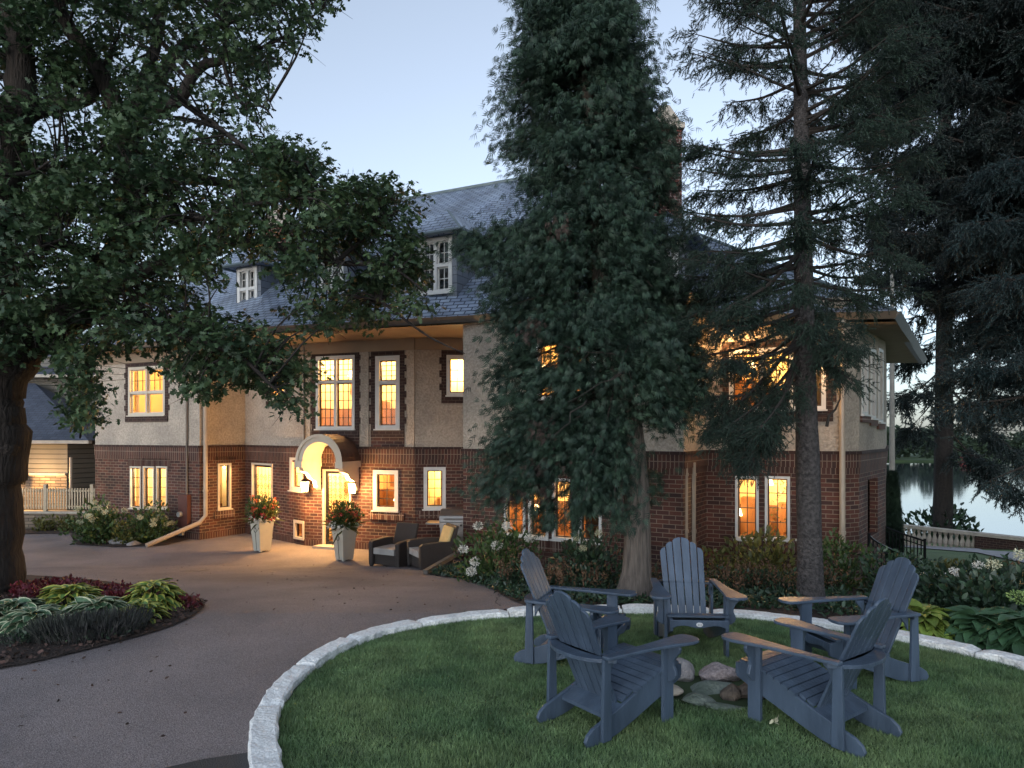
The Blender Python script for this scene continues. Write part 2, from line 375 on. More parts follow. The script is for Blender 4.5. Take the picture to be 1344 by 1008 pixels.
# ------------------------------------------------------------ mesh helpers
class MB:
    def __init__(s): s.v = []; s.f = []; s.uv = []; s.m = []; s.hasuv = False
    def face(s, pts, uv=None, mi=0):
        n = len(s.v)
        s.v.extend([tuple(p) for p in pts])
        s.f.append(tuple(range(n, n + len(pts))))
        if uv: s.hasuv = True
        s.uv.append(uv or [(0, 0)] * len(pts))
        s.m.append(mi)
    def box(s, a, b, mi=0):
        x0, y0, z0 = a; x1, y1, z1 = b
        s.hexa([(x0, y0, z0), (x1, y0, z0), (x1, y1, z0), (x0, y1, z0), (x0, y0, z1), (x1, y0, z1), (x1, y1, z1), (x0, y1, z1)], mi)
    def hexa(s, p, mi=0):
        p = [Vector(q) for q in p]
        for f in ((0, 3, 2, 1), (4, 5, 6, 7), (0, 1, 5, 4), (1, 2, 6, 5), (2, 3, 7, 6), (3, 0, 4, 7)):
            q = [p[i] for i in f]
            e = q[1] - q[0]; h = q[3] - q[0]
            L, H = e.length, h.length
            # metric uv: horizontal edge is u, height is v
            if abs(q[0].z - q[1].z) < 1e-5 and abs(e.x) + abs(e.y) > 0:
                u0 = q[0].x * 0.7 + q[0].y * 0.7
                uv = [(u0, q[0].z), (u0 + L, q[1].z), (u0 + L, q[2].z if H and abs(q[2].z - q[0].z) > 1e-4 else q[0].z + H), (u0, q[3].z if abs(q[3].z - q[0].z) > 1e-4 else q[0].z + H)]
            else:
                uv = [(0, 0), (L, 0), (L, H), (0, H)]
            s.face(q, uv, mi)
    def extr(s, pts, vec, mi=0):
        pts = [Vector(p) for p in pts]; vec = Vector(vec)
        n = len(s.v); k = len(pts)
        s.v.extend([tuple(p) for p in pts] + [tuple(p + vec) for p in pts])
        fs = [tuple(range(n + k - 1, n - 1, -1)), tuple(range(n + k, n + 2 * k))]
        for i in range(k):
            j = (i + 1) % k
            fs.append((n + i, n + j, n + k + j, n + k + i))
        for f in fs:
            s.f.append(f); s.uv.append([(s.v[i][0] + s.v[i][1], s.v[i][2]) for i in f]); s.m.append(mi)
    def tube(s, pts, rad, sides=6, mi=0, caps=True):
        pts = [Vector(p) for p in pts]
        if not hasattr(rad, '__len__'): rad = [rad] * len(pts)
        n0 = len(s.v); prev = None
        for i, p in enumerate(pts):
            d = (pts[min(i + 1, len(pts) - 1)] - pts[max(i - 1, 0)])
            if d.length < 1e-9: d = Vector((0, 0, 1))
            d.normalize()
            if prev is None:
                a = d.orthogonal().normalized()
            else:
                a = prev - d * prev.dot(d)
                a = a.normalized() if a.length > 1e-6 else d.orthogonal().normalized()
            prev = a
            b = d.cross(a)
            for k in range(sides):
                t = 2 * math.pi * k / sides
                s.v.append(tuple(p + (a * math.cos(t) + b * math.sin(t)) * rad[i]))
        for i in range(len(pts) - 1):
            for k in range(sides):
                k2 = (k + 1) % sides
                s.f.append((n0 + i * sides + k, n0 + i * sides + k2, n0 + (i + 1) * sides + k2, n0 + (i + 1) * sides + k))
                s.uv.append([(0, 0)] * 4); s.m.append(mi)
        if caps:
            s.f.append(tuple(range(n0 + sides - 1, n0 - 1, -1))); s.uv.append([(0, 0)] * sides); s.m.append(mi)
            e = n0 + (len(pts) - 1) * sides
            s.f.append(tuple(range(e, e + sides))); s.uv.append([(0, 0)] * sides); s.m.append(mi)
    def lathe(s, c, prof, sides=12, mi=0):
        n0 = len(s.v); c = Vector(c)
        for r, z in prof:
            for k in range(sides):
                t = 2 * math.pi * k / sides
                s.v.append((c.x + r * math.cos(t), c.y + r * math.sin(t), c.z + z))
        for i in range(len(prof) - 1):
            for k in range(sides):
                k2 = (k + 1) % sides
                s.f.append((n0 + i * sides + k, n0 + i * sides + k2, n0 + (i + 1) * sides + k2, n0 + (i + 1) * sides + k))
                s.uv.append([(0, 0)] * 4); s.m.append(mi)
        s.f.append(tuple(range(n0 + sides - 1, n0 - 1, -1))); s.uv.append([(0, 0)] * sides); s.m.append(mi)
        e = n0 + (len(prof) - 1) * sides
        s.f.append(tuple(range(e, e + sides))); s.uv.append([(0, 0)] * sides); s.m.append(mi)
    def build(s, name, mats, parent=None, smooth=False, bevel=0, origin=None):
        me = bpy.data.meshes.new(name)
        v = s.v
        if origin is not None:
            v = [(a[0] - origin[0], a[1] - origin[1], a[2] - origin[2]) for a in v]
        me.from_pydata(v, [], s.f)
        if s.hasuv:
            l = me.uv_layers.new(name='UVMap')
            l.data.foreach_set('uv', [c for f in s.uv for q in f for c in q])
        if isinstance(mats, str): mats = [mats]
        for m in mats: me.materials.append(MATS[m])
        me.polygons.foreach_set('material_index', s.m)
        if smooth: me.polygons.foreach_set('use_smooth', [True] * len(me.polygons))
        me.update()
        o = bpy.data.objects.new(name, me)
        if origin is not None: o.location = origin
        col.objects.link(o)
        if parent is not None: o.parent = parent
        if bevel:
            b = o.modifiers.new('bevel', 'BEVEL'); b.width = bevel; b.segments = 2; b.limit_method = 'ANGLE'
        return o
def tag(o, label=None, cat=None, group=None, kind=None):
    if label: o['label'] = label
    if cat: o['category'] = cat
    if group: o['group'] = group
    if kind: o['kind'] = kind
    return o
def empty(name, loc=(0, 0, 0), rz=0, label=None, cat=None, group=None):
    o = bpy.data.objects.new(name, None)
    o.location = loc; o.rotation_euler = (0, 0, rz); o.empty_display_size = 0.2
    col.objects.link(o)
    return tag(o, label, cat, group)
def dup(root, loc, rz, label, sc_=1.0):
    r = root.copy(); col.objects.link(r); r.location = loc; r.rotation_euler = (0, 0, rz); r.scale = (sc_,) * 3
    r['label'] = label
    def rec(a, b):
        for ch in list(a.children):
            c = ch.copy(); col.objects.link(c); c.parent = b
            rec(ch, c)
    rec(root, r)
    return r
def raw_mesh(name, V, loops, sizes, mat, parent=None, uv=None, smooth=False):
    me = bpy.data.meshes.new(name)
    me.vertices.add(len(V)); me.vertices.foreach_set('co', np.ascontiguousarray(V, dtype=np.float32).ravel())
    me.loops.add(len(loops)); me.loops.foreach_set('vertex_index', np.asarray(loops, dtype=np.int32))
    me.polygons.add(len(sizes))
    st = np.concatenate([[0], np.cumsum(sizes)[:-1]]).astype(np.int32)
    me.polygons.foreach_set('loop_start', st)
    if uv is not None:
        l = me.uv_layers.new(name='UVMap'); l.data.foreach_set('uv', np.asarray(uv, dtype=np.float32).ravel())
    me.update(calc_edges=True)
    me.validate()
    me.materials.append(MATS[mat])
    if smooth: me.polygons.foreach_set('use_smooth', [True] * len(me.polygons))
    o = bpy.data.objects.new(name, me); col.objects.link(o)
    if parent is not None: o.parent = parent
    return o
def scatter(name, tv, tf, loc, dirs, ups, size, mat, parent=None, tuv=None):
    """copies of a small template (x across, y along, z up) at loc, y along dirs, z near ups"""
    tv = np.asarray(tv, float); n = len(loc); k = len(tv)
    d = dirs / (np.linalg.norm(dirs, axis=1, keepdims=True) + 1e-9)
    x = np.cross(d, ups); x /= (np.linalg.norm(x, axis=1, keepdims=True) + 1e-9)
    z = np.cross(x, d)
    size = np.broadcast_to(np.asarray(size, float).reshape(-1, 1, 1), (n, 1, 1))
    V = loc[:, None, :] + size * (tv[None, :, 0:1] * x[:, None, :] + tv[None, :, 1:2] * d[:, None, :] + tv[None, :, 2:3] * z[:, None, :])
    fl = np.concatenate([np.asarray(f) for f in tf]); sz = [len(f) for f in tf]
    loops = (np.arange(n)[:, None] * k + fl[None, :]).ravel()
    uv = None
    if tuv is not None:
        uv = np.tile(np.asarray(tuv)[fl], (n, 1))
    return raw_mesh(name, V.reshape(-1, 3), loops, np.tile(sz, n), mat, parent, uv)
def rdirs(n, zb=0.0, zs=1.0):
    d = rng.normal(size=(n, 3)); d[:, 2] = d[:, 2] * zs + zb
    return d / np.linalg.norm(d, axis=1, keepdims=True)
# leaf templates
_oak = [(0, 0, 0), (.06, .20, .02), (.36, .16, .05), (.11, .36, .01), (.50, .50, -.02), (.13, .58, .0), (.27, .86, -.08), (0, 1.15, -.16),
        (-.27, .86, -.08), (-.13, .58, .0), (-.50, .50, -.02), (-.11, .36, .01), (-.36, .16, .05), (-.06, .20, .02)]
OAK_V, OAK_F = _oak, [tuple(range(14))]
LEAF_V, LEAF_F = [(0, 0, 0), (.22, .3, .05), (.2, .65, .03), (0, 1, -.08), (-.2, .65, .03), (-.22, .3, .05), (0, .5, -.03)], [(0, 1, 2, 6), (2, 3, 4, 6), (4, 5, 0, 6)]
def fan_template(nl, spread, w, droop):
    v, f = [], []
    for i in range(nl):
        a = (i / (nl - 1) - 0.5) * 2 * spread
        L = 1 - 0.35 * abs(a) / spread
        bx, by = 0.0, 0.25 * (1 - abs(a) / spread)
        ex, ey = math.sin(a) * L + bx, math.cos(a) * L * 0.75 + by
        mxx, mxy = (bx + ex) / 2, (by + ey) / 2
        px_, py_ = math.cos(a) * w, -math.sin(a) * w
        n = len(v)
        v += [(bx, by, 0), (mxx + px_, mxy + py_, droop * .25), (ex, ey, -droop * (0.5 + abs(a))), (mxx - px_, mxy - py_, droop * .25)]
        f.append((n, n + 1, n + 2, n + 3))
    return v, f
FAN_V, FAN_F = fan_template(7, 0.62, 0.042, 0.4)
def needle_template(n=20):
    v, f = [], []
    r = random.Random(3)
    v += [(.012, 0, 0), (-.012, 0, 0), (0, 1, 0)]; f.append((0, 1, 2))
    for i in range(n):
        y = 0.05 + 0.9 * i / n
        a = i * 2.4
        L = 0.20 * (1.1 - 0.4 * y)
        ex, ez = math.cos(a) * L, math.sin(a) * L
        k = len(v)
        wx, wz = -math.sin(a) * .034, math.cos(a) * .034
        v += [(wx, y - .03, wz), (-wx, y + .03, -wz), (ex, y + .2, ez)]
        f.append((k, k + 1, k + 2))
    return v, f
NDL_V, NDL_F = needle_template()
def in_poly(x, y, poly):
    c = False; j = len(poly) - 1
    for i in range(len(poly)):
        xi, yi = poly[i]; xj, yj = poly[j]
        if (yi > y) != (yj > y) and x < (xj - xi) * (y - yi) / (yj - yi) + xi: c = not c
        j = i
    return c

emit('lantern_glow', (1.0, 0.62, 0.24), 9)

emit('shade_glow', (1.0, 0.66, 0.28), 5)
# ------------------------------------------------------------ ground, drive, beds, lawn, lake
GX = sorted(set([-120, -80, -50, -35] + [i * 0.5 for i in range(-60, 81)] + [50, 70, 100, 150, 250]))
GY = sorted(set([-60, -30, -15] + [i * 0.5 for i in range(-16, 100)] + [56]))
mb = MB()
V = [(x, y, gz(x, y)) for y in GY for x in GX]
nx = len(GX)
F4 = [(j * nx + i, j * nx + i + 1, (j + 1) * nx + i + 1, (j + 1) * nx + i) for j in range(len(GY) - 1) for i in range(nx - 1)]
me = bpy.data.meshes.new('ground'); me.from_pydata(V, [], F4); me.materials.append(MATS['meadow'])
o = bpy.data.objects.new('ground', me); col.objects.link(o); tag(o, kind='structure')
LAKE = -10.2
mb = MB(); mb.face([(-600, 34, LAKE), (900, 34, LAKE), (900, 262, LAKE), (-600, 262, LAKE)])
tag(mb.build('lake', 'water'), kind='structure')
mb = MB()
mb.hexa([(-700, 250, -12), (1000, 250, -12), (1000, 700, -12), (-700, 700, -12), (-700, 254, -9.6), (1000, 254, -9.6), (1000, 700, -6), (-700, 700, -6)])
tag(mb.build('far_shore', 'far_grass'), kind='structure')

def sheet(name, pts, dz, mat, zf=None, step=0.5, noise=0.0, parent=None):
    bm = bmesh.new()
    vs = [bm.verts.new((p[0], p[1], 0)) for p in pts]
    bm.faces.new(vs)
    xs = [p[0] for p in pts]; ys = [p[1] for p in pts]
    def cut(co, no):
        bmesh.ops.bisect_plane(bm, geom=bm.verts[:] + bm.edges[:] + bm.faces[:], plane_co=co, plane_no=no, dist=1e-5)
    y = math.ceil(min(ys) / step) * step
    while y < max(ys): cut((0, y, 0), (0, 1, 0)); y += step
    x = math.ceil(min(xs) / step) * step
    while x < max(xs): cut((x, 0, 0), (1, 0, 0)); x += step
    bmesh.ops.triangulate(bm, faces=bm.faces[:])
    for v in bm.verts:
        z = zf if zf is not None else gz(v.co.x, v.co.y)
        v.co.z = z + dz + (random.uniform(-noise, noise) if noise else 0)
    bmesh.ops.recalc_face_normals(bm, faces=bm.faces[:])
    if sum(f.normal.z for f in bm.faces) < 0: bmesh.ops.reverse_faces(bm, faces=bm.faces[:])
    me = bpy.data.meshes.new(name); bm.to_mesh(me); bm.free()
    me.materials.append(MATS[mat])
    o = bpy.data.objects.new(name, me); col.objects.link(o)
    if parent: o.parent = parent
    return o
drive = [(-30, -8), (2.5, -8), (2.5, 9), (2.5, 20), (-6, 22.6), (-14.5, 22.6), (-30, 22.6)]
tag(sheet('driveway', drive, 0.012, 'asphalt'), kind='structure')
def smooth_closed(pts, n=4):
    out = []
    k = len(pts)
    for i in range(k):
        p0, p1, p2, p3 = [Vector((*pts[(i + j - 1) % k], 0)) for j in range(4)]
        for s in range(n):
            t = s / n
            q = 0.5 * ((2 * p1) + (-p0 + p2) * t + (2 * p0 - 5 * p1 + 4 * p2 - p3) * t * t + (-p0 + 3 * p1 - 3 * p2 + p3) * t ** 3)
            out.append((q.x, q.y))
    return out
island = [tuple(gp(*p)) for p in [(0, 881), (60, 869), (130, 852), (200, 833), (240, 818), (262, 805), (268, 794), (245, 784), (200, 775), (120, 763), (40, 757), (-60, 757), (-300, 775), (-420, 850), (-150, 900)]]
island = smooth_closed(island, 3)
tag(sheet('mulch_bed', island, 0.035, 'mulch_mat', noise=0.006, step=0.25), kind='structure')
hb = [tuple(gp(*p)) for p in [(92, 703), (100, 716), (150, 719), (215, 717), (252, 708)]] + [(-9.2, 20.3), (-13.4, 22.4)]
tag(sheet('house_bed', hb, 0.03, 'mulch_mat', noise=0.006, step=0.25), kind='structure')
rb = [tuple(gp(*p)) for p in [(-20, 700), (20, 702), (92, 701), (118, 699)]] + [(-13.5, 22.3), (-19, 22.3)]
tag(sheet('wall_bed', rb, 0.033, 'mulch_mat', noise=0.006, step=0.25), kind='structure')
kpx = [(352, 1012), (347, 945), (372, 893), (430, 850), (500, 822), (600, 805), (700, 797.5), (800, 795), (900, 797), (1000, 803), (1087, 815), (1163, 826), (1233, 840), (1292, 853), (1346, 866)]
kw = []
for px, py in kpx:
    D = F * 1.97 / (py - HZ); kw.append(((px - CX) / F * D, D))
kw += [(4.72, 4.8), (4.45, 3.4), (3.5, 2.3), (2.2, 1.75), (0.8, 1.9), (-0.4, 2.6), (-1.15, 3.5)]
kerb = smooth_closed(kw, 6)
LAWN_Z = -2.05
tag(sheet('lawn_soil', kerb, 0, 'lawn_soil', zf=LAWN_Z), kind='structure')
mid = [tuple(gp(*p)) for p in [(560, 755), (585, 758), (612, 762), (638, 770), (656, 781), (672, 790), (700, 800), (800, 802), (900, 802), (1000, 808), (1087, 820), (1163, 832), (1233, 846), (1300, 860), (1400, 885), (1520, 900), (1560, 800), (1400, 776), (1290, 772), (1225, 775), (1180, 762), (1150, 748)]] + [(6.9, 13.6), (3.4, 13.2), (0, 15.3), (-1.0, 16)]
tag(sheet('garden_bed', mid, 0.03, 'mulch_mat', noise=0.008, step=0.25), kind='structure')
na = [tuple(gp(*p)) for p in [(215, 1012), (268, 1000), (335, 990)]] + [(-1.5, 3.6), (-1.5, 2.5), (-3, 2.5)]
tag(sheet('asphalt_patch', na, 0.02, 'new_asphalt'), kind='structure')
pth = [tuple(gp(*p)) for p in [(1180, 718), (1282, 726), (1345, 740), (1480, 760), (1480, 735), (1290, 723), (1285, 721), (1180, 714)]]
tag(sheet('path', pth, 0.03, 'path_stone'), kind='structure')

# grass of the circular lawn (blades nobody could count)
nb = 420000
xs = rng.uniform(-2.0, 4.9, nb * 2); ys = 1.7 + (rng.uniform(0, 1, nb * 2) ** 0.85) * 6.5
lut_n = 140
gxs = np.linspace(-2.1, 5.0, lut_n); gys = np.linspace(1.6, 8.3, lut_n)
inner = [(1.45 + (x - 1.45) * 0.973, 4.8 + (y - 4.8) * 0.973) for x, y in kerb]
lut = np.array([[in_poly(x, y, inner) for x in gxs] for y in gys])
ok = lut[np.clip(((ys - 1.6) / 6.7 * (lut_n - 1)).round().astype(int), 0, lut_n - 1), np.clip(((xs + 2.1) / 7.1 * (lut_n - 1)).round().astype(int), 0, lut_n - 1)]
ok &= (ys > 3.3) & (((xs - 1.6) / .42) ** 2 + ((ys - 5.45) / .36) ** 2 > 1)
xs, ys = xs[ok][:nb], ys[ok][:nb]
n = len(xs)
pn = 0.5 + 0.5 * np.sin(xs * 3.1 + np.sin(ys * 2.3) * 2) * np.sin(ys * 2.7 + xs)
h = rng.uniform(.018, .036, n) * (0.8 + 0.5 * pn)
a = rng.uniform(0, 2 * np.pi, n); wd = rng.uniform(.002, .0042, n)
lean = rng.normal(0, .014, (n, 2))
V = np.zeros((n, 3, 3))
V[:, 0] = np.stack([xs - np.cos(a) * wd, ys - np.sin(a) * wd, np.full(n, LAWN_Z)], 1)
V[:, 1] = np.stack([xs + np.cos(a) * wd, ys + np.sin(a) * wd, np.full(n, LAWN_Z)], 1)
V[:, 2] = np.stack([xs + lean[:, 0], ys + lean[:, 1], LAWN_Z + h], 1)
g = raw_mesh('grass', V.reshape(-1, 3), np.arange(n * 3), np.full(n, 3), 'grass_blade')
tag(g, 'short mown lawn grass inside the ring of pale edging stones', 'grass', kind='stuff')

# limestone edging: one low ring wall made of stones
ring = empty('stone_edging', (1.45, 4.8, LAWN_Z), 0, 'low ring of pale rough limestone blocks edging the round lawn', 'stone edging')
pts = [Vector(p) for p in kerb]; pts.append(pts[0])
L = [0]
for i in range(len(pts) - 1): L.append(L[-1] + (pts[i + 1] - pts[i]).length)
def along(s):
    s = max(0, min(s, L[-1] - 1e-6))
    for i in range(len(L) - 1):
        if L[i + 1] > s:
            t = (s - L[i]) / (L[i + 1] - L[i]); d = (pts[i + 1] - pts[i]).normalized()
            return pts[i].lerp(pts[i + 1], t), d
s = 0
while s < L[-1] - .25:
    ln = random.uniform(.6, 1.1)
    e = min(s + ln, L[-1])
    mb = MB(); w0 = random.uniform(.080, .102); top = LAWN_Z + random.uniform(.062, .098)
    K = 13; rows = []; wj = random.uniform(-.008, .008)
    for k in range(K):
        c, d = along(s + .010 + (e - s - .020) * k / (K - 1)); nrm = Vector((-d.y, d.x))
        j = lambda q=.012: random.uniform(-q, q)
        en = .02 if k in (0, K - 1) else 0
        a_ = c + nrm * (w0 + j()); b_ = c - nrm * (w0 + j()); a2 = c + nrm * (w0 - .018 + j(.006)); b2 = c - nrm * (w0 - .018 + j(.006))
        rows.append([(b_.x, b_.y, LAWN_Z - .2), (b_.x, b_.y, top - .012 - en + j(.006)), (b2.x, b2.y, top - en + j(.004)), (c.x + j(), c.y + j(), top - en + j(.008)), (a2.x, a2.y, top - en + j(.004)), (a_.x, a_.y, top - .012 - en + j(.006)), (a_.x, a_.y, LAWN_Z - .2)])
    for k in range(K - 1):
        for q in range(6): mb.face([rows[k][q], rows[k + 1][q], rows[k + 1][q + 1], rows[k][q + 1]])
    mb.face(rows[0]); mb.face(rows[-1][::-1])
    o = mb.build('stone', 'limestone', None)
    o.parent = ring; o.matrix_parent_inverse = Matrix.Translation((-1.45, -4.8, -LAWN_Z))
    s = e

# ------------------------------------------------------------ the house
house = empty('brick_house', (0, 16, -3.06), 0, 'large lit brick and stucco house with grey slate roof and arched entrance canopy', 'house')
house_inv = Matrix.Translation((0, -16, 3.06))
def hp(o, parent=None):
    if parent is None:
        o.parent = house; o.matrix_parent_inverse = house_inv
    return o
BASE, BELT, TOPZ = -3.2, -0.33, 2.5
class W:
    def __init__(s, P0, P1):
        s.P0 = Vector(P0); s.P1 = Vector(P1)
        s.L = (s.P1 - s.P0).length
        s.d = (s.P1 - s.P0).normalized()
        s.n = Vector((s.d.y, -s.d.x))
        s.ops = []
    def pt(s, u, z, n=0):
        p = s.P0 + s.d * u + s.n * n
        return Vector((p.x, p.y, z))
    def u(s, px):
        k = (px - CX) / F
        # P0.x + d.x u = k (P0.y + d.y u)
        return (k * s.P0.y - s.P0.x) / (s.d.x - k * s.d.y)
    def Y(s, px): return s.P0.y + s.d.y * s.u(px)
    def spec(s, l, r, t, b):
        D = (s.Y(l) + s.Y(r)) / 2
        return (s.u(l), s.u(r), -(b - HZ) / F * D, -(t - HZ) / F * D)
    def box(s, mb, u0, u1, z0, z1, n0, n1, mi=0):
        mb.hexa([s.pt(u0, z0, n1), s.pt(u1, z0, n1), s.pt(u1, z0, n0), s.pt(u0, z0, n0), s.pt(u0, z1, n1), s.pt(u1, z1, n1), s.pt(u1, z1, n0), s.pt(u0, z1, n0)], mi)
    def panel(s, mb, z0, z1, ops, n=0, uo=0, rev=.16, e0=0, e1=0):
        us = sorted(set([-e0, s.L + e1] + [min(max(c, 0), s.L) for o in ops for c in o[:2]]))
        zs = sorted(set([z0, z1] + [min(max(c, z0), z1) for o in ops for c in o[2:]]))
        for i in range(len(us) - 1):
            for j in range(len(zs) - 1):
                cu, cz = (us[i] + us[i + 1]) / 2, (zs[j] + zs[j + 1]) / 2
                if us[i + 1] - us[i] < 1e-4 or zs[j + 1] - zs[j] < 1e-4: continue
                if any(o[0] < cu < o[1] and o[2] < cz < o[3] for o in ops): continue
                a, b, c, d = us[i], us[i + 1], zs[j], zs[j + 1]
                mb.face([s.pt(a, c, n), s.pt(b, c, n), s.pt(b, d, n), s.pt(a, d, n)], [(a + uo, c), (b + uo, c), (b + uo, d), (a + uo, d)])
        for o in ops:
            a, b, c, d = max(o[0], -e0), min(o[1], s.L + e1), max(o[2], z0), min(o[3], z1)
            if c >= d: continue
            for q in ([(a, c), (a, d)], [(b, d), (b, c)], [(a, d), (b, d)], [(b, c), (a, c)]):
                (ua, za), (ub, zb) = q
                mb.face([s.pt(ua, za, n), s.pt(ua, za, -rev), s.pt(ub, zb, -rev), s.pt(ub, zb, n)], [(ua, za), (ua + rev, za), (ub + rev, zb), (ub, zb)])

walls = {
 'LW': W((-13.25, 21.8), (-9.02, 19.8)),
 'RT': W((-9.02, 19.8), (-8.23, 21.15)),
 'AN': W((-8.23, 21.15), (-5.68, 18.8)),
 'BY': W((-5.68, 18.8), (-2.50, 17.7)),
 'BR': W((-2.50, 17.7), (-0.80, 17.85)),
 'WG': W((-1.115, 15.65), (3.24, 12.95)),
 'WR': W((3.24, 12.95), (4.05, 14.3)),
 'RP': W((4.05, 14.3), (6.38, 13.2)),
 'CH': W((6.38, 13.2), (6.78, 13.4)),
 'SD': W((6.78, 13.4), (8.55, 15.7)),
}
rooms = []
def room(w, u0, u1, z0, z1, depth=1.7, mat='room_wall', wood=0.45, parent=None):
    """a real room behind the openings: floor, ceiling, back and side walls with a wainscot"""
    mb = MB(); n0 = -.17
    P = lambda u, z, n: w.pt(u, z, n)
    zw = z0 + (z1 - z0) * wood
    def q(a, b, c, d, mi): mb.face([a, b, c, d], None, mi)
    for (za, zb, mi) in ((z0, zw, 1), (zw, z1, 0)):
        q(P(u0, za, -depth), P(u1, za, -depth), P(u1, zb, -depth), P(u0, zb, -depth), mi)
        q(P(u0, za, n0), P(u0, za, -depth), P(u0, zb, -depth), P(u0, zb, n0), mi)
        q(P(u1, za, -depth), P(u1, za, n0), P(u1, zb, n0), P(u1, zb, -depth), mi)
    q(P(u0, z1, n0), P(u0, z1, -depth), P(u1, z1, -depth), P(u1, z1, n0), 0)
    q(P(u0, z0, n0), P(u1, z0, n0), P(u1, z0, -depth), P(u0, z0, -depth), 1)
    # furnishing: picture frames, shelf and a cabinet against the back wall
    uu = u0 + .25
    while uu < u1 - .5:
        k = random.random()
        zc = z0 + (z1 - z0) * random.uniform(.5, .6)
        if k < .5: w.box(mb, uu, uu + random.uniform(.25, .4), zc, zc + random.uniform(.3, .45), -depth + .01, -depth + .04, 1)
        else:
            w.box(mb, uu, uu + .5, z0 + .01, z0 + (z1 - z0) * random.uniform(.35, .55), -depth + .01, -depth + .4, 1)
        uu += random.uniform(.6, 1.0)
    o = mb.build('room', [mat, 'room_wood'])
    hp(o)
    return o
def lamp(pos, energy, color=(1, .66, .32), size=.12, parent=None, name='lamp_light'):
    l = bpy.data.lights.new(name, 'POINT'); l.energy = energy; l.color = color; l.shadow_soft_size = size
    o = bpy.data.objects.new(name, l); o.location = pos; col.objects.link(o)
    if parent is None: hp(o)
    else: o.parent = parent
    return o
def window(w, op, cols=1, rows=(3, 2), transom=0, casing=.07, mat='white_trim', sash='sash_brown', dark=False, curtain=0, inset=-.03, muntin='lead', proud=.025, sill=True, double_hung=False, low=None):
    """casing, sashes and muntins; panes of glass, curtain as sub-parts"""
    u0, u1, z0, z1 = op
    fr = MB()
    c = casing
    w.box(fr, u0, u0 + c, z0, z1, inset - .08, proud); w.box(fr, u1 - c, u1, z0, z1, inset - .08, proud)
    w.box(fr, u0 + c, u1 - c, z1 - c, z1, inset - .08, proud); w.box(fr, u0 + c, u1 - c, z0, z0 + c * .8, inset - .08, proud)
    if sill: w.box(fr, u0 - .03, u1 + .03, z0 - .035, z0 - .002, inset - .05, proud + .045)
    a, b = u0 + c, u1 - c; zb, zt = z0 + c * .8, z1 - c
    cw = (b - a) / cols
    for i in range(1, cols): w.box(fr, a + cw * i - c * .45, a + cw * i + c * .45, zb, zt, inset - .078, proud - .004)
    zs = [(zb, zt)]
    if transom:
        zm = zb + (zt - zb) * transom
        w.box(fr, a, b, zm - c * .4, zm + c * .4, inset - .076, proud - .008)
        zs = [(zb, zm - c * .4), (zm + c * .4, zt)]
    f = hp(fr.build('window', mat))
    sm = MB(); mm = MB(); gm = MB()
    for i in range(cols):
        ua = a + cw * i + (c * .45 if i else 0); ub = a + cw * (i + 1) - (c * .45 if i < cols - 1 else 0)
        for j, (za, zc) in enumerate(zs):
            t = .028
            for q in ((ua, ua + t, za, zc), (ub - t, ub, za, zc), (ua + t, ub - t, za, za + t), (ua + t, ub - t, zc - t, zc)):
                w.box(sm, *q, inset - .06, inset - .02)
            x, y = rows if (j == 0 or not transom) else (rows[0], max(2, rows[1] - 1 if rows[1] > 2 else 2))
            if low and j == 0: x, y = low
            x = max(1, x)
            for k in range(1, x):
                uu = ua + (ub - ua) * k / x; w.box(mm, uu - .008, uu + .008, za + t, zc - t, inset - .045, inset - .028)
            y = max(1, y)
            for k in range(1, y):
                zz = za + (zc - za) * k / y; w.box(mm, ua + t, ub - t, zz - .008, zz + .008, inset - .044, inset - .029)
            gm.face([w.pt(ua, za, inset - .04), w.pt(ub, za, inset - .04), w.pt(ub, zc, inset - .04), w.pt(ua, zc, inset - .04)])
    sm.build('sash', sash if not double_hung else mat, f)
    if mm.v: mm.build('muntin', muntin, f)
    gm.build('pane', 'glass', f)
    if curtain:
        cm = MB()
        for side in ((u0 - .02, u0 + (u1 - u0) * curtain), (u1 - (u1 - u0) * curtain, u1 + .02)) if curtain < .5 else ((u0, u1),):
            n_ = 14
            for k in range(n_):
                ua = side[0] + (side[1] - side[0]) * k / n_; ub = side[0] + (side[1] - side[0]) * (k + 1) / n_
                na_, nb_ = -.22 + .025 * math.sin(k * 1.9), -.22 + .025 * math.sin((k + 1) * 1.9)
                cm.face([w.pt(ua, z0 - .05, na_), w.pt(ub, z0 - .05, nb_), w.pt(ub, z1 + .05, nb_), w.pt(ua, z1 + .05, na_)])
        cm.build('curtain', 'curtain', f)
    w.ops.append(op)
    return f
def surround(w, op, t=.13, tooth=True, sill=.16):
    """dark brick quoins proud of the stucco round an upper window"""
    mb = MB(); u0, u1, z0, z1 = op
    w.box(mb, u0 - t, u1 + t, z1 + .003, z1 + t + .03, -.02, .022)
    w.box(mb, u0 - t, u1 + t, z0 - sill - .04, z0 - .038, -.02, .035)
    z = z0 - .036; k = 0
    while z < z1:
        e = t + (.055 if (k % 2 and tooth) else 0); zt = min(z + .17, z1)
        w.box(mb, u0 - e, u0 - .002, z, zt, -.02, .02); w.box(mb, u1 + .002, u1 + e, z, zt, -.02, .02)
        z = zt + .0001; k += 1
    return hp(mb.build('brick_surround', 'dark_brick'))
def brick_sill(w, op, depth=.22):
    mb = MB(); u0, u1, z0, z1 = op
    us = np.arange(u0 - .12, u1 + .12, .088)
    for u in us: w.box(mb, u, u + .074, z0 - .04 - depth, z0 - .038, -.02, .045)
    return hp(mb.build('brick_sill', 'sill_brick'))
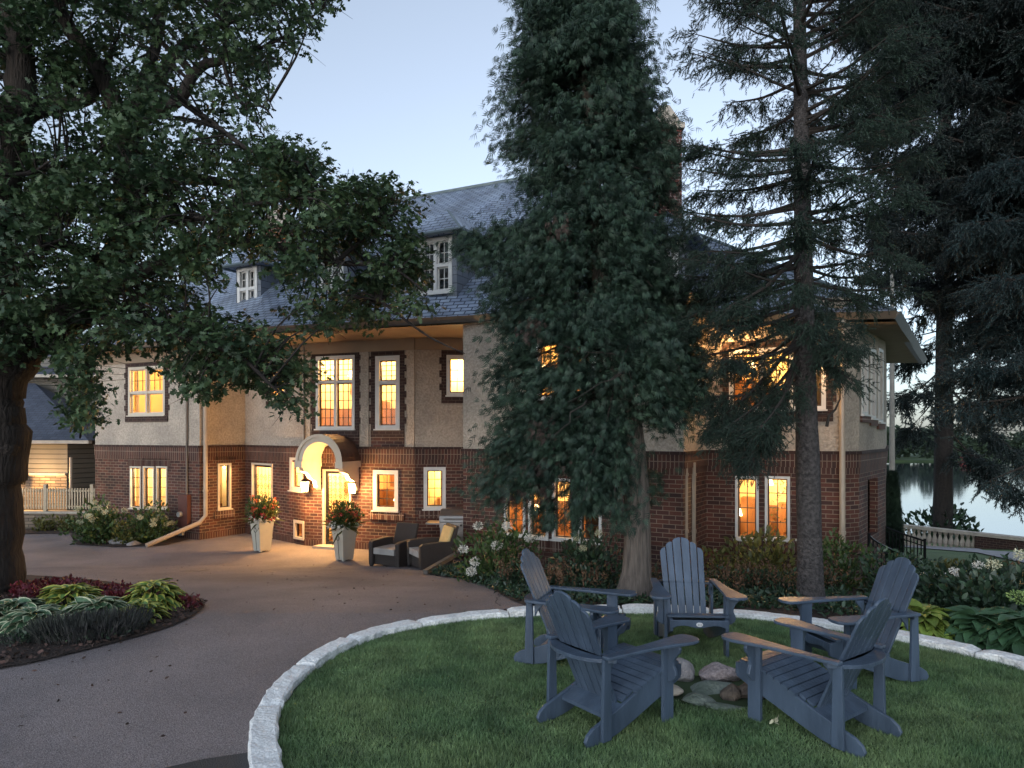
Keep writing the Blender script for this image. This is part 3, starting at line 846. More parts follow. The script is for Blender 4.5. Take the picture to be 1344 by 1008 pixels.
def lintel(w, op, h=.24):
    mb = MB(); u0, u1, z0, z1 = op
    for u in np.arange(u0 - .1, u1 + .1, .088): w.box(mb, u, u + .076, z1 + .006, z1 + h, -.02, .012)
    return hp(mb.build('brick_lintel', 'soldier'))
LWw, RTw, ANw, BYw, BRw, WGw, WRw, RPw, CHw, SDw = [walls[k] for k in ('LW', 'RT', 'AN', 'BY', 'BR', 'WG', 'WR', 'RP', 'CH', 'SD')]
low = dict(rows=(2, 4))
# left wing
o1 = LWw.spec(169, 217, 481, 545); window(LWw, o1, cols=2, rows=(3, 1), low=(1, 1), transom=.47, casing=.085, mat='cream_trim', double_hung=True, curtain=.12); surround(LWw, o1)
room(LWw, 1.0, 4.1, -.1, 2.3, wood=.12)
for (l, r, cu) in ((171, 185.5, .3), (188, 203, .3), (205.5, 220, .3)):
    o1 = LWw.spec(l, r, 612, 667); window(LWw, o1, rows=(1, 4), casing=.05, mat='cream_trim', curtain=cu); lintel(LWw, o1)
room(LWw, .9, 4.0, -2.7, -.5, wood=.25)
# return wall and angled wall
o1 = RTw.spec(285.5, 303, 608, 668); window(RTw, o1, rows=(1, 1), casing=.06, mat='cream_trim'); brick_sill(RTw, o1); lintel(RTw, o1, .2)
room(RTw, .1, 1.35, -2.7, -.5, depth=1.5, wood=.2)
o1 = ANw.spec(381, 398, 598, 644); window(ANw, o1, rows=(1, 2), casing=.13, mat='cream_trim')
o1 = ANw.spec(386, 399.5, 683, 708); window(ANw, o1, rows=(1, 1), casing=.08, mat='cream_trim', sill=False)
o1 = ANw.spec(353, 375, 484, 524); window(ANw, o1, rows=(1, 2), casing=.09, mat='cream_trim'); surround(ANw, o1)
room(ANw, .3, 3.2, -3.0, -.5, depth=1.3, wood=.3); room(ANw, .8, 2.6, 0, 2.3, depth=1.2, wood=.2)
# entrance bay
o1 = BYw.spec(415, 466, 467, 563); window(BYw, o1, cols=2, rows=(3, 5), transom=.66, casing=.085); surround(BYw, o1, sill=.18); OPB = o1
o2 = BYw.spec(493, 525, 467, 563); window(BYw, o2, cols=1, rows=(3, 5), transom=.66, casing=.12); surround(BYw, o2, sill=.18); OPC = o2
o1 = BYw.spec(490, 523, 617, 670); window(BYw, o1, rows=(2, 4), casing=.11); brick_sill(BYw, o1, .2)
room(BYw, .25, 3.2, -.2, 2.4, depth=1.5, wood=.36); room(BYw, 1.75, 3.2, -2.8, -.5, depth=1.2, wood=.55)
# brick aprons below the tall stair windows
mb = MB()
for op in (OPB, OPC): BYw.box(mb, op[0] - .13, op[1] + .13, BELT + .0, op[2] - .225, -.02, .014)
hp(mb.build('brick_apron', 'brick'))
# right of the entrance
o1 = BRw.spec(586, 614, 466, 519); window(BRw, o1, rows=(2, 3), casing=.09); surround(BRw, o1)
o1 = BRw.spec(556, 585, 613, 668); window(BRw, o1, rows=(2, 4), casing=.09, curtain=.25); brick_sill(BRw, o1, .2)
room(BRw, .3, 1.65, -2.8, -.5, depth=1.3, wood=.2); room(BRw, .6, 1.65, 0, 2.2, depth=1.3, wood=.1)
# projecting wing
for (l, r) in ((662, 690), (694, 720), (725, 754), (759, 790)):
    o1 = WGw.spec(l, r, 626 + (l - 660) * .03, 703 + (l - 660) * .085); window(WGw, o1, rows=(2, 4), casing=.06); brick_sill(WGw, o1)
room(WGw, .8, 3.0, -2.6, -.55, wood=.5)
for (l, r) in ((704, 738), (746, 782)):
    o1 = WGw.spec(l, r, 446, 523); window(WGw, o1, rows=(2, 4), casing=.07); surround(WGw, o1, sill=.12)
room(WGw, 1.0, 2.9, -.1, 2.3, wood=.2)
o1 = WRw.spec(904, 918, 448, 521); window(WRw, o1, rows=(1, 3), casing=.06); surround(WRw, o1, t=.1)
room(WRw, .1, 1.4, .1, 2.3, depth=1.0, wood=.1)
# right part
for (l, r) in ((965, 996), (1004, 1037), (1046, 1077)):
    o1 = RPw.spec(l, r, 625, 708); window(RPw, o1, rows=(2, 4), casing=.05); brick_sill(RPw, o1, .2)
room(RPw, .25, 2.25, -2.45, -.6, depth=2.0, wood=.45)
o1 = RPw.spec(957, 1084, 456, 538); window(RPw, o1, cols=3, rows=(2, 3), casing=.08); surround(RPw, o1, sill=.2)
room(RPw, .1, 2.2, .1, 2.2, depth=1.5, wood=.35)
for (l, r, b) in ((1130.5, 1138, 544), (1142, 1148.5, 549), (1152, 1158, 554)):
    o1 = SDw.spec(l, r, 458, b); window(SDw, o1, rows=(1, 3), casing=.07); brick_sill(SDw, o1, .12)
o1 = SDw.spec(1139, 1152, 628, 702); SDw.ops.append(o1)
room(SDw, .2, 2.6, 0, 2.2, depth=1.0, mat='dark_room', wood=0)
mb = MB(); u0, u1, z0, z1 = o1
SDw.panel(mb, BASE, BELT - .1, [], n=-.35)
hp(mb.build('porch_wall', 'sill_brick'))

# doors
def scroll(mb, w, cu, cz, r, n, turns=1.4, s=1, th=.007):
    pts = []
    for k in range(14):
        a = k / 13 * turns * 2 * math.pi; rr = r * (1 - .75 * k / 13)
        pts.append(w.pt(cu + s * rr * math.cos(a), cz + rr * math.sin(a), n))
    mb.tube(pts, th, 4)
def irondoor(name, w, op, full=True, glass_from=0.0):
    u0, u1, z0, z1 = op
    fr = MB(); c = .05
    w.box(fr, u0, u0 + c, z0, z1, -.12, .03); w.box(fr, u1 - c, u1, z0, z1, -.12, .03); w.box(fr, u0 + c, u1 - c, z1 - c, z1, -.12, .03)
    d = hp(fr.build(name, 'cream_trim'))
    a, b, t = u0 + c, u1 - c, z1 - c
    lf = MB(); zb = z0 + (z1 - z0) * glass_from
    k = .07
    w.box(lf, a, a + k, z0 + .01, t, -.11, -.05); w.box(lf, b - k, b, z0 + .01, t, -.11, -.05)
    w.box(lf, a + k, b - k, t - k, t, -.11, -.05); w.box(lf, a + k, b - k, z0 + .01, max(z0 + .12, zb), -.11, -.05)
    w.box(lf, a + k, b - k, z0 + .86, z0 + .92, -.108, -.055)
    lf.build('door_leaf', 'sash_brown' if glass_from else 'black_metal', d)
    g = MB(); g.face([w.pt(a + k, zb, -.09), w.pt(b - k, zb, -.09), w.pt(b - k, t - k, -.09), w.pt(a + k, t - k, -.09)])
    g.build('pane', 'glass', d)
    ir = MB(); aa, bb, za, zc = a + k, b - k, max(zb, z0 + .12), t - k
    for i in range(1, 5):
        uu = aa + (bb - aa) * i / 5; ir.tube([w.pt(uu, za, -.04), w.pt(uu, zc, -.04)], .007, 4)
    r = (bb - aa) * .11
    z = za + r * 1.2; row = 0
    while z < zc - r:
        for i in range(4):
            scroll(ir, w, aa + (bb - aa) * (i + .5) / 4, z, r, -.035, s=(-1 if (i + row) % 2 else 1))
        z += r * 2.3; row += 1
    ir.build('iron_scrollwork', 'iron', d)
    kn = MB(); kn.tube([w.pt(b - k * .5, z0 + 1.0, -.05), w.pt(b - k * .5, z0 + 1.0, .03), w.pt(b - k * .5 - .1, z0 + 1.0, .04)], .013, 6)
    kn.build('handle', 'black_metal', d)
    w.ops.append(op)
    return d
od = BYw.spec(424, 461, 616, 718); od = (od[0], od[1], -3.02, od[3]); DO = od
irondoor('entrance_door', BYw, od)
oa = ANw.spec(331, 358, 608, 700); oa = (oa[0], oa[1], -3.02, oa[3])
irondoor('side_door', ANw, oa, glass_from=.38)
room(BYw, .2, 1.5, -3.05, -.75, depth=1.3, wood=.05)

# walls themselves: brick below the belt, stucco above
bm_, st_ = MB(), MB(); uo = 0
for w in walls.values():
    w.panel(bm_, BASE, BELT - .32, w.ops, 0, uo)
    w.panel(st_, BELT, TOPZ + .15, [o for o in w.ops if o[3] > BELT], 0, uo)
    uo += w.L
# closed back and sides so the house is solid from other viewpoints
LB, RBk = Vector((-10.0, 29.5)), Vector((11.0, 24.0))
back = [W((8.55, 15.7), (11.2, 20.5)), W((11.2, 20.5), (10.5, 24.5)), W((10.5, 24.5), (-9.2, 31.0)), W((-9.2, 31.0), (-13.25, 21.8)), W((-0.8, 17.85), (-1.115, 15.65))]
for w in back:
    w.panel(bm_, -4.5, BELT - .32, []); w.panel(st_, BELT, TOPZ + .15, [])
hp(bm_.build('brick_wall', 'brick')); hp(st_.build('stucco_wall', 'stucco'))
# belt course: soldier bricks in two rows with a dogtooth row between
bc = MB(); be = MB()
for w in list(walls.values()) + back:
    w.box(bc, 0, w.L, BELT - .32, BELT - .06, -.05, .03)
    w.box(bc, 0, w.L, BELT - .45, BELT - .323, -.04, .012)
    w.box(be, -.01, w.L + .01, BELT - .058, BELT + .004, -.05, .055)
hp(bc.build('belt_course', 'soldier')); hp(be.build('belt_ledge', 'dark_brick'))
# plinth row of upright bricks at the foot
for w in list(walls.values())[:7]:
    ops = [(o[0], o[1]) for o in w.ops if o[2] < -2.9]
    segs = [(0, w.L)]
    for a, b in sorted(ops):
        segs = [q for s0, s1 in segs for q in ((s0, min(a, s1)), (max(b, s0), s1)) if q[1] - q[0] > .02]
    for s0, s1 in segs:
        pb = MB(); w.box(pb, s0, s1, -3.2, -2.88, -.03, .012); hp(pb.build('brick_plinth', 'soldier'))
# stucco pilasters on the entrance bay and frieze boards under the eaves
for (a, b) in ((.02, .2), (OPB[1] + .19, OPC[0] - .19), (BYw.L - .22, BYw.L - .01)):
    pl = MB(); BYw.box(pl, a, b, BELT + .005, TOPZ, -.02, .035); hp(pl.build('pilaster', 'stucco'))
for w in (LWw, RTw, ANw, BYw, BRw, RPw, WRw):
    fz = MB(); w.box(fz, 0, w.L, 2.18, 2.48, -.02, .05); hp(fz.build('frieze', 'soffit'))

# roof
EZ = 2.65
V0, V1, V2, V3 = at(92, 458.3, 21.35), at(208, 449, 19.7), at(330, 431, 17.16), at(623, 415, 15.39)
for v in (V0, V1, V2, V3): v.z = EZ
V3b = Vector((-1.45, 15.55, EZ))
V4 = Vector((3.19, 12.55, 2.59)); V4r = Vector((4.75, 14.6, 2.6))
A5, B5 = Vector((4.1, 13.35, 2.3)), Vector((7.22, 12.9, 2.3)); C5 = Vector((10.4, 17.6, 2.2))
R0, R1 = Vector((-8.37, 25.8, 8.07)), Vector((1.0, 21.35, 8.07))
C6, C7, L8 = Vector((12.2, 20.3, 2.2)), Vector((11.2, 25.3, EZ)), Vector((-9.9, 31.9, EZ))
rf = MB()
def rface(*pts):
    pts = [Vector(p) for p in pts]
    nrm = (pts[1] - pts[0]).cross(pts[2] - pts[0]).normalized()
    if nrm.z < 0: pts = pts[::-1]; nrm = -nrm
    uax = Vector((0, 0, 1)).cross(nrm).normalized(); vax = nrm.cross(uax)
    rf.face(pts, [(p.dot(uax), p.dot(vax)) for p in pts])
rface(L8, V0, R0); rface(V0, V1, R0); rface(V1, V2, R0); rface(V2, V3, R1); rface(V2, R1, R0)
rface(V3, V4, R1); rface(V4, V4r, R1); rface(A5, B5, R1); rface(B5, C5, R1); rface(C5, C6, R1); rface(C6, C7, R1); rface(C7, L8, R0); rface(C7, R0, R1)
hp(rf.build('roof', 'slate'))
rc = MB()
rc.tube([R0 + Vector((0, 0, .02)), R1 + Vector((0, 0, .02))], .06, 6); rc.tube([R1 + Vector((0, 0, .01)), B5 + Vector((0, 0, .03))], .045, 6)
rc.tube([R0, V0 + Vector((0, 0, .03))], .045, 6)
rc.tube([R1, V4 + Vector((0, 0, .03))], .04, 6)
hp(rc.build('ridge_flashing', 'copper'))
# gutters and soffits
def gut(pts, zt, name='gutter'):
    g = MB()
    for a, b in zip(pts, pts[1:]):
        d = Vector((b.x - a.x, b.y - a.y, 0)).normalized(); nn = Vector((d.y, -d.x, 0)) * .1
        up = Vector((0, 0, 1))
        g.hexa([a - nn * .2 - up * .12, b - nn * .2 - up * .12, b - nn * 1.2 - up * .12, a - nn * 1.2 - up * .12, a + nn * .9 + up * .01, b + nn * .9 + up * .01, b - nn * 1.2 + up * .0, a - nn * 1.2 + up * .0])
    return hp(g.build(name, 'gutter'))
gut([V0, V1], EZ); gut([V1, V2, V3], EZ); gut([V3, V4], EZ); gut([V4, V4r], EZ); gut([A5, B5], 2.3); gut([B5, C5, C6], 2.3)
sf = MB()
z_ = EZ - .16
def flat(pts, z): sf.face([(p[0], p[1], z) for p in pts][::-1])
flat([V0, V1, V2, V3, (V3.x + .2, 19.5), (-6, 22.6), (-12, 25.5)], z_)
flat([V3, V4, V4r, (4.4, 16), (0, 17.9)], z_ - .01)
flat([A5, B5, C5, C6, (9, 21), (5, 16.5)], 2.12)
hp(sf.build('soffit', 'soffit'))
# dormers
def dormer(px, D, wid, hgt, zb, lit=False, cols=2):
    c = pd(px, D)
    d = Vector((.891, -.454)); n = Vector((-.454, -.891))
    w = W(c - d * wid / 2, c + d * wid / 2)
    dz = MB(); dep = 3.2
    op = (.07, wid - .13, zb + .1, zb + hgt - .05)
    w.panel(dz, zb - .3, zb + hgt, [op], rev=.1)
    for uu in (0, wid):
        a, b = w.pt(uu, 0, 0), w.pt(uu, 0, -dep)
        dz.face([(a.x, a.y, zb - .3), (b.x, b.y, zb - .3), (b.x, b.y, zb + hgt), (a.x, a.y, zb + hgt)], [(0, 0), (dep, 0), (dep, hgt + .3), (0, hgt + .3)])
    dm = hp(dz.build('dormer', 'cheek_slate'))
    e = .30; zt = zb + hgt - .03
    q = [w.pt(-e, zt, e), w.pt(wid + e, zt, e), w.pt(wid + e, zt, -dep), w.pt(-e, zt, -dep), w.pt(wid / 2, zt + .78, -wid * .45), w.pt(wid / 2, zt + .78, -dep)]
    r = MB()
    def rf2(pts):
        nr = (pts[1] - pts[0]).cross(pts[2] - pts[0]).normalized()
        ua = Vector((0, 0, 1)).cross(nr); ua = ua.normalized() if ua.length > 1e-4 else Vector((1, 0, 0)); va = nr.cross(ua)
        r.face(pts, [(p.dot(ua), p.dot(va)) for p in pts])
    rf2([q[0], q[1], q[4]]); rf2([q[1], q[2], q[5], q[4]]); rf2([q[3], q[0], q[4], q[5]]); rf2([q[3], q[2], q[1], q[0]])
    r.build('dormer_roof', 'slate', dm)
    ed = MB(); ed.tube([q[0], q[1]], .05, 5); ed.tube([q[1], q[2]], .05, 5); ed.tube([q[0], q[3]], .05, 5); ed.tube([q[1], q[4]], .03, 5)
    ed.build('dormer_gutter', 'copper', dm)
    nops = len(w.ops)
    window(w, op, cols=cols, rows=(2, 2), transom=0.5, casing=.1, double_hung=True, muntin='white_trim', sash='white_trim')
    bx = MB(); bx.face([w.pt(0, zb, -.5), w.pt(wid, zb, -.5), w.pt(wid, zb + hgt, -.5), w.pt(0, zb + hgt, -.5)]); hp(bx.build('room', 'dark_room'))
    return w
dormer(573, 16.55, 1.15, 1.5, 3.3)
dormer(326, 19.4, .98, 1.36, 3.42)
dormer(437, 17.9, 1.0, 1.4, 3.35)
dormer(868, 14.4, 1.0, 1.3, 2.75)
# chimneys
def chimney(px, D, w_, z0, z1, cap='cast_stone'):
    c = pd(px, D); m = MB()
    m.box((c.x - w_ / 2, c.y - .4, z0), (c.x + w_ / 2, c.y + .5, z1))
    ch = hp(m.build('chimney', 'chimney_brick'))
    k = MB(); t = .07
    k.box((c.x - w_ / 2 - t, c.y - .4 - t, z1 + .003), (c.x + w_ / 2 + t, c.y + .5 + t, z1 + .15))
    b = [(c.x - w_ / 2, c.y - .4), (c.x + w_ / 2, c.y - .4), (c.x + w_ / 2, c.y + .5), (c.x - w_ / 2, c.y + .5)]
    k.hexa([(x, y, z1 + .151) for x, y in b] + [(c.x + (x - c.x) * .35, c.y + (y - c.y) * .35, z1 + .75) for x, y in b])
    k.build('chimney_cap', cap, ch)
chimney(871, 18.8, .80, 3.5, 8.2)
chimney(368, 23.0, .9, 5.0, 6.9)
# entrance canopy: a deep barrel arch on scrolled brackets
cu = (DO[0] + DO[1]) / 2 + .02
Ro, Ri, dep, zs = .66, .50, .85, -.70
cp = MB(); ct = MB()
NA = 20
def ap(r, k, n): 
    a = math.pi * k / NA
    return BYw.pt(cu - r * math.cos(a), zs + r * math.sin(a), n)
for k in range(NA):
    cp.face([ap(Ro, k, dep), ap(Ri, k, dep), ap(Ri, k + 1, dep), ap(Ro, k + 1, dep)][::-1])
    cp.face([ap(Ri, k, dep), ap(Ri, k, 0), ap(Ri, k + 1, 0), ap(Ri, k + 1, dep)][::-1])
    cp.face([ap(Ro + .045, k, dep + .03), ap(Ro - .03, k, dep + .03), ap(Ro - .03, k + 1, dep + .03), ap(Ro + .045, k + 1, dep + .03)][::-1])
    cp.face([ap(Ro - .03, k, dep + .03), ap(Ro - .03, k, dep), ap(Ro - .03, k + 1, dep), ap(Ro - .03, k + 1, dep + .03)][::-1])
    ct.face([ap(Ro + .045, k, dep + .03), ap(Ro + .045, k, 0), ap(Ro + .045, k + 1, 0), ap(Ro + .045, k + 1, dep + .03)])
for s_ in (-1, 1):
    a, b = sorted((cu + s_ * Ri, cu + s_ * (Ro + .06)))
    BYw.box(cp, a, b, zs - .17, zs - .002, .0, dep + .035)
    a, b = sorted((cu + s_ * (Ri + .03), cu + s_ * (Ro + .0)))
    prof = [(0, zs - .172), (dep - .05, zs - .172), (dep - .1, zs - .27), (dep * .62, zs - .34), (dep * .5, zs - .46), (.22, zs - .55), (.12, zs - .74), (0, zs - .8)]
    cp.extr([BYw.pt(a, z, n) for n, z in prof], BYw.pt(b, 0, 0) - BYw.pt(a, 0, 0))
can = hp(cp.build('entrance_canopy', 'cream_trim'))
ct.build('canopy_roof', 'canopy_roof', can)
tp = MB()  # brick tympanum above the door, a fan of header bricks
for k in range(26):
    a0, a1 = math.pi * (k + .06) / 26, math.pi * (k + .94) / 26
    for (r0, r1) in ((.26, .37), (.38, .495)):
        q = [BYw.pt(cu - r * math.cos(a), zs + r * math.sin(a) - .02, .0) for r, a in ((r0, a0), (r1, a0), (r1, a1), (r0, a1))]
        tp.extr(q, BYw.pt(0, 0, .012) - BYw.pt(0, 0, 0))
tp.build('brick_arch', 'soldier', can)
ds = MB(); BYw.box(ds, DO[0] - .1, DO[1] + .1, -3.06, -2.985, -.1, .35); hp(ds.build('door_step', 'cast_stone'))

# lights inside the rooms (all windows of the photograph are lit)
def rl(w, u, z, n, e, c=(1, .62, .27)): lamp(w.pt(u, z, n), e, c)
LE = 52
rl(LWw, 2.6, 1.9, -.9, LE * 1.0, (1, .60, .2)); rl(LWw, 2.5, -1.0, -.9, LE * 2.2, (1, .72, .4)); rl(RTw, .8, -1.0, -.8, LE * 1.8, (1, .74, .42))
rl(ANw, 2.6, -1.0, -.7, LE * 1.2); rl(ANw, 1.1, -1.0, -.6, LE * .8); rl(ANw, 1.7, 1.8, -.7, LE * 1.2)
rl(BYw, .9, 2.0, -.9, LE * 1.2, (1, .68, .35)); rl(BYw, 2.5, 2.0, -.9, LE * 1.2, (1, .68, .35)); rl(BYw, 2.5, -1.0, -.8, LE * .35, (1, .52, .18)); rl(BYw, .8, -1.1, -.9, LE * .9)
rl(BRw, 1.0, -1.0, -.9, LE * .8, (1, .68, .3)); rl(BRw, 1.2, 1.8, -.8, LE * 1.0, (1, .7, .34))
rl(WGw, 1.9, -1.0, -.9, LE * .8); rl(WGw, 1.9, 1.9, -.9, LE * 1.0); rl(WRw, .7, 1.8, -.6, LE * .6)
rl(RPw, 1.4, -.95, -1.1, LE * .8, (1, .66, .32)); rl(RPw, 1.3, 1.9, -.8, LE * 1.1, (1, .58, .2))
# interior things seen through the windows
def indoor_plant(w, u, z, n, h):
    k = 90
    c = w.pt(u, z, n)
    loc = np.tile(np.array(c), (k, 1)) + rng.normal(0, 1, (k, 3)) * np.array([.12, .12, h * .3]); loc[:, 2] += h * .5
    o = scatter('indoor_plant', LEAF_V, LEAF_F, loc, rdirs(k, .3), rdirs(k, 1), rng.uniform(.05, .10, k), 'shrub_leaf')
    hp(o)
indoor_plant(RTw, .4, -2.1, -.5, .8); indoor_plant(RPw, 1.35, -2.3, -1.7, 1.2); indoor_plant(LWw, 3.2, -2.2, -.45, .4)

for (w, u, z, n_, dr) in ((RPw, 1.15, -1.0, -.9, 1), (RPw, .45, -1.75, -1.5, 0), (WGw, 1.35, -1.7, -1.0, 0), (BYw, 2.35, -1.75, -.9, 0), (LWw, 2.0, .75, -1.2, 0), (WGw, 1.6, 1.5, -.9, 1), (BYw, .95, 1.7, -.8, 1), (RPw, .8, 1.5, -.9, 1), (BRw, .9, -1.7, -.9, 0)):
    m = MB(); p = w.pt(u, z, n_); m.lathe(p, [(.10, -.08), (.055, .08)], 12)
    sh = hp(m.build('lamp_shade', 'shade_glow'))
    m = MB(); m.tube([p + Vector((0, 0, .08 if dr else -.08)), p + Vector((0, 0, .45 if dr else -.55))], .012, 6); m.build('lamp_stem', 'black_metal', sh)
# downspouts, conduits, boxes on the walls
def downpipe(pts, r=.05, mat='pipe_tan', name='downspout'):
    m = MB(); m.tube(pts, r, 8)
    for a, b in zip(pts[:-1], pts[1:]):
        if abs(a[0] - b[0]) + abs(a[1] - b[1]) < .05:
            for t in (.15, .85):
                q = Vector(a).lerp(Vector(b), t); m.tube([q - Vector((0, 0, .03)), q + Vector((0, 0, .03))], r * 1.25, 8)
    return hp(m.build(name, mat))
e1 = gp(192, 719)
q = RTw.pt(.12, 0, .1)
downpipe([(q.x, q.y, 2.4), (q.x, q.y, -2.35), (q.x - .12, q.y - .15, -2.55), (e1.x, e1.y, -3.0)], .062)
q = LWw.pt(LWw.u(247), 0, .05); downpipe([(q.x, q.y, 2.4), (q.x, q.y, -2.0)], .03, 'gutter', 'conduit')
q = BYw.pt(.02, 0, .06); downpipe([(q.x, q.y, 2.4), (q.x, q.y, BELT + .05)], .022, 'gutter', 'conduit')
for px in (899.5, 910):
    D = 13.1 if px < 905 else 13.45
    downpipe([at(px, 607, D), at(px, 713, D), at(px, 722, D)], .05)
q = RPw.pt(RPw.u(1107) - .02, 0, .12); downpipe([(q.x, q.y, 2.2), (q.x, q.y, -2.6)], .055)
# utility cabinet and meter
ub = MB(); a, b = LWw.u(239), LWw.u(251); LWw.box(ub, a, b, -2.72, -1.75, .0, .14)
uc = hp(ub.build('utility_cabinet', 'utility_red'))
mm = MB(); p = LWw.pt((a + b) / 2 - .06, -2.32, .14); mm.tube([p, p + Vector((LWw.n.x, LWw.n.y, 0)) * .1], .075, 12)
mm.build('meter', 'grey_box', uc)
ub = MB(); LWw.box(ub, a - .1, a + .12, -2.95, -2.76, .0, .1); hp(ub.build('junction_box', 'grey_box'))
# soffit lamp under the right eave and lights in the wing return
def soffit_lamp(p, e, r=.05):
    m = MB(); m.lathe(p, [(.09, .05), (.09, 0), (.07, -.02)], 10); o = hp(m.build('soffit_lamp', 'white_trim'))
    g = MB(); g.lathe((p[0], p[1], p[2] - .05), [(.012, .03), (r, 0), (r * .8, -.04), (.01, -.06)], 10)
    g.build('bulb', 'bulb_small', o)
    lamp((p[0], p[1], p[2] - .17), e, (1, .55, .2), .05)
pl_ = at(1069, 455, 12.95); soffit_lamp((pl_.x, pl_.y, 1.62), 8)
ml = MB(); ml.box((pl_.x - .05, pl_.y, 1.68), (pl_.x + .05, pl_.y + .5, 1.76)); hp(ml.build('lamp_arm', 'black_metal'))
soffit_lamp((4.45, 13.75, 2.10), 10)

# lanterns either side of the entrance: each a thing of its own
def lantern(name, px, label):
    u = BYw.u(px); z = -1.42
    c = BYw.pt(u, z, .17)
    t = empty(name, c, math.atan2(BYw.d.y, BYw.d.x), label, 'wall lantern', 'wall lanterns flanking the arched entrance')
    m = MB(); m.box((-.05, .08, -.14), (.05, .165, .14)); m.tube([(0, .1, .1), (0, .02, .22), (0, -.0, .2)], .012, 6); m.build('bracket', 'iron', t)
    m = MB()
    for sx in (-1, 1):
        for sy in (-1, 1): m.hexa([(sx * .065 - .007, sy * .065 - .007, -.14), (sx * .065 + .007, sy * .065 - .007, -.14), (sx * .065 + .007, sy * .065 + .007, -.14), (sx * .065 - .007, sy * .065 + .007, -.14), (sx * .085 - .007, sy * .085 - .007, .13), (sx * .085 + .007, sy * .085 - .007, .13), (sx * .085 + .007, sy * .085 + .007, .13), (sx * .085 - .007, sy * .085 + .007, .13)])
    m.lathe((0, 0, 0), [(.10, .13), (.125, .135), (.06, .21), (.015, .25)], 8); m.lathe((0, 0, 0), [(.01, -.19), (.07, -.15), (.075, -.14)], 8)
    m.build('cage', 'iron', t)
    m = MB()
    for sx in (-1, 0, 1): m.lathe((sx * .03, 0, -.07), [(.006, 0), (.02, .03), (.022, .09), (.006, .15)], 8)
    m.build('bulb', 'bulb', t)
    m = MB(); m.hexa([(-.058, -.058, -.135), (.058, -.058, -.135), (.058, .058, -.135), (-.058, .058, -.135), (-.078, -.078, .125), (.078, -.078, .125), (.078, .078, .125), (-.078, .078, .125)])
    m.build('frosted_glass', 'lantern_glow', t)
    l = bpy.data.lights.new('lantern_light', 'POINT'); l.energy = 92; l.color = (1, .54, .19); l.shadow_soft_size = .09
    lo = bpy.data.objects.new('lantern_light', l); lo.location = (0, -.16, 0); col.objects.link(lo); lo.parent = t
lantern('wall_lantern', 405, 'glowing wall lantern left of the arched entrance, above the basement window')
lantern('wall_lantern', 467, 'glowing wall lantern right of the arched entrance, above the right planter')
# ------------------------------------------------------------ trees
def wob(a, b, n, amp):
    out = []
    for i in range(n + 1):
        t = i / n; p = Vector(a).lerp(Vector(b), t)
        if 0 < i < n: p += Vector([random.uniform(-amp, amp) for _ in range(3)])
        out.append(p)
    return out
def sm(pts, rad, n=4):
    """smooth a polyline and its radii"""
    P = [Vector(p) for p in pts]; o, r = [], []
    for i in range(len(P) - 1):
        p0, p1, p2, p3 = P[max(i - 1, 0)], P[i], P[i + 1], P[min(i + 2, len(P) - 1)]
        for s in range(n):
            t = s / n
            o.append(0.5 * ((2 * p1) + (-p0 + p2) * t + (2 * p0 - 5 * p1 + 4 * p2 - p3) * t * t + (-p0 + 3 * p1 - 3 * p2 + p3) * t ** 3))
            r.append(rad[i] * (1 - t) + rad[i + 1] * t)
    o.append(P[-1]); r.append(rad[-1])
    return o, r
def leafcloud(c, rad, n, flat=.8):
    p = rng.normal(size=(n, 3)); p /= np.linalg.norm(p, axis=1, keepdims=True)
    p *= (rng.uniform(0, 1, (n, 1)) ** .45) * rad
    p[:, 2] *= flat
    return p + np.array(c)

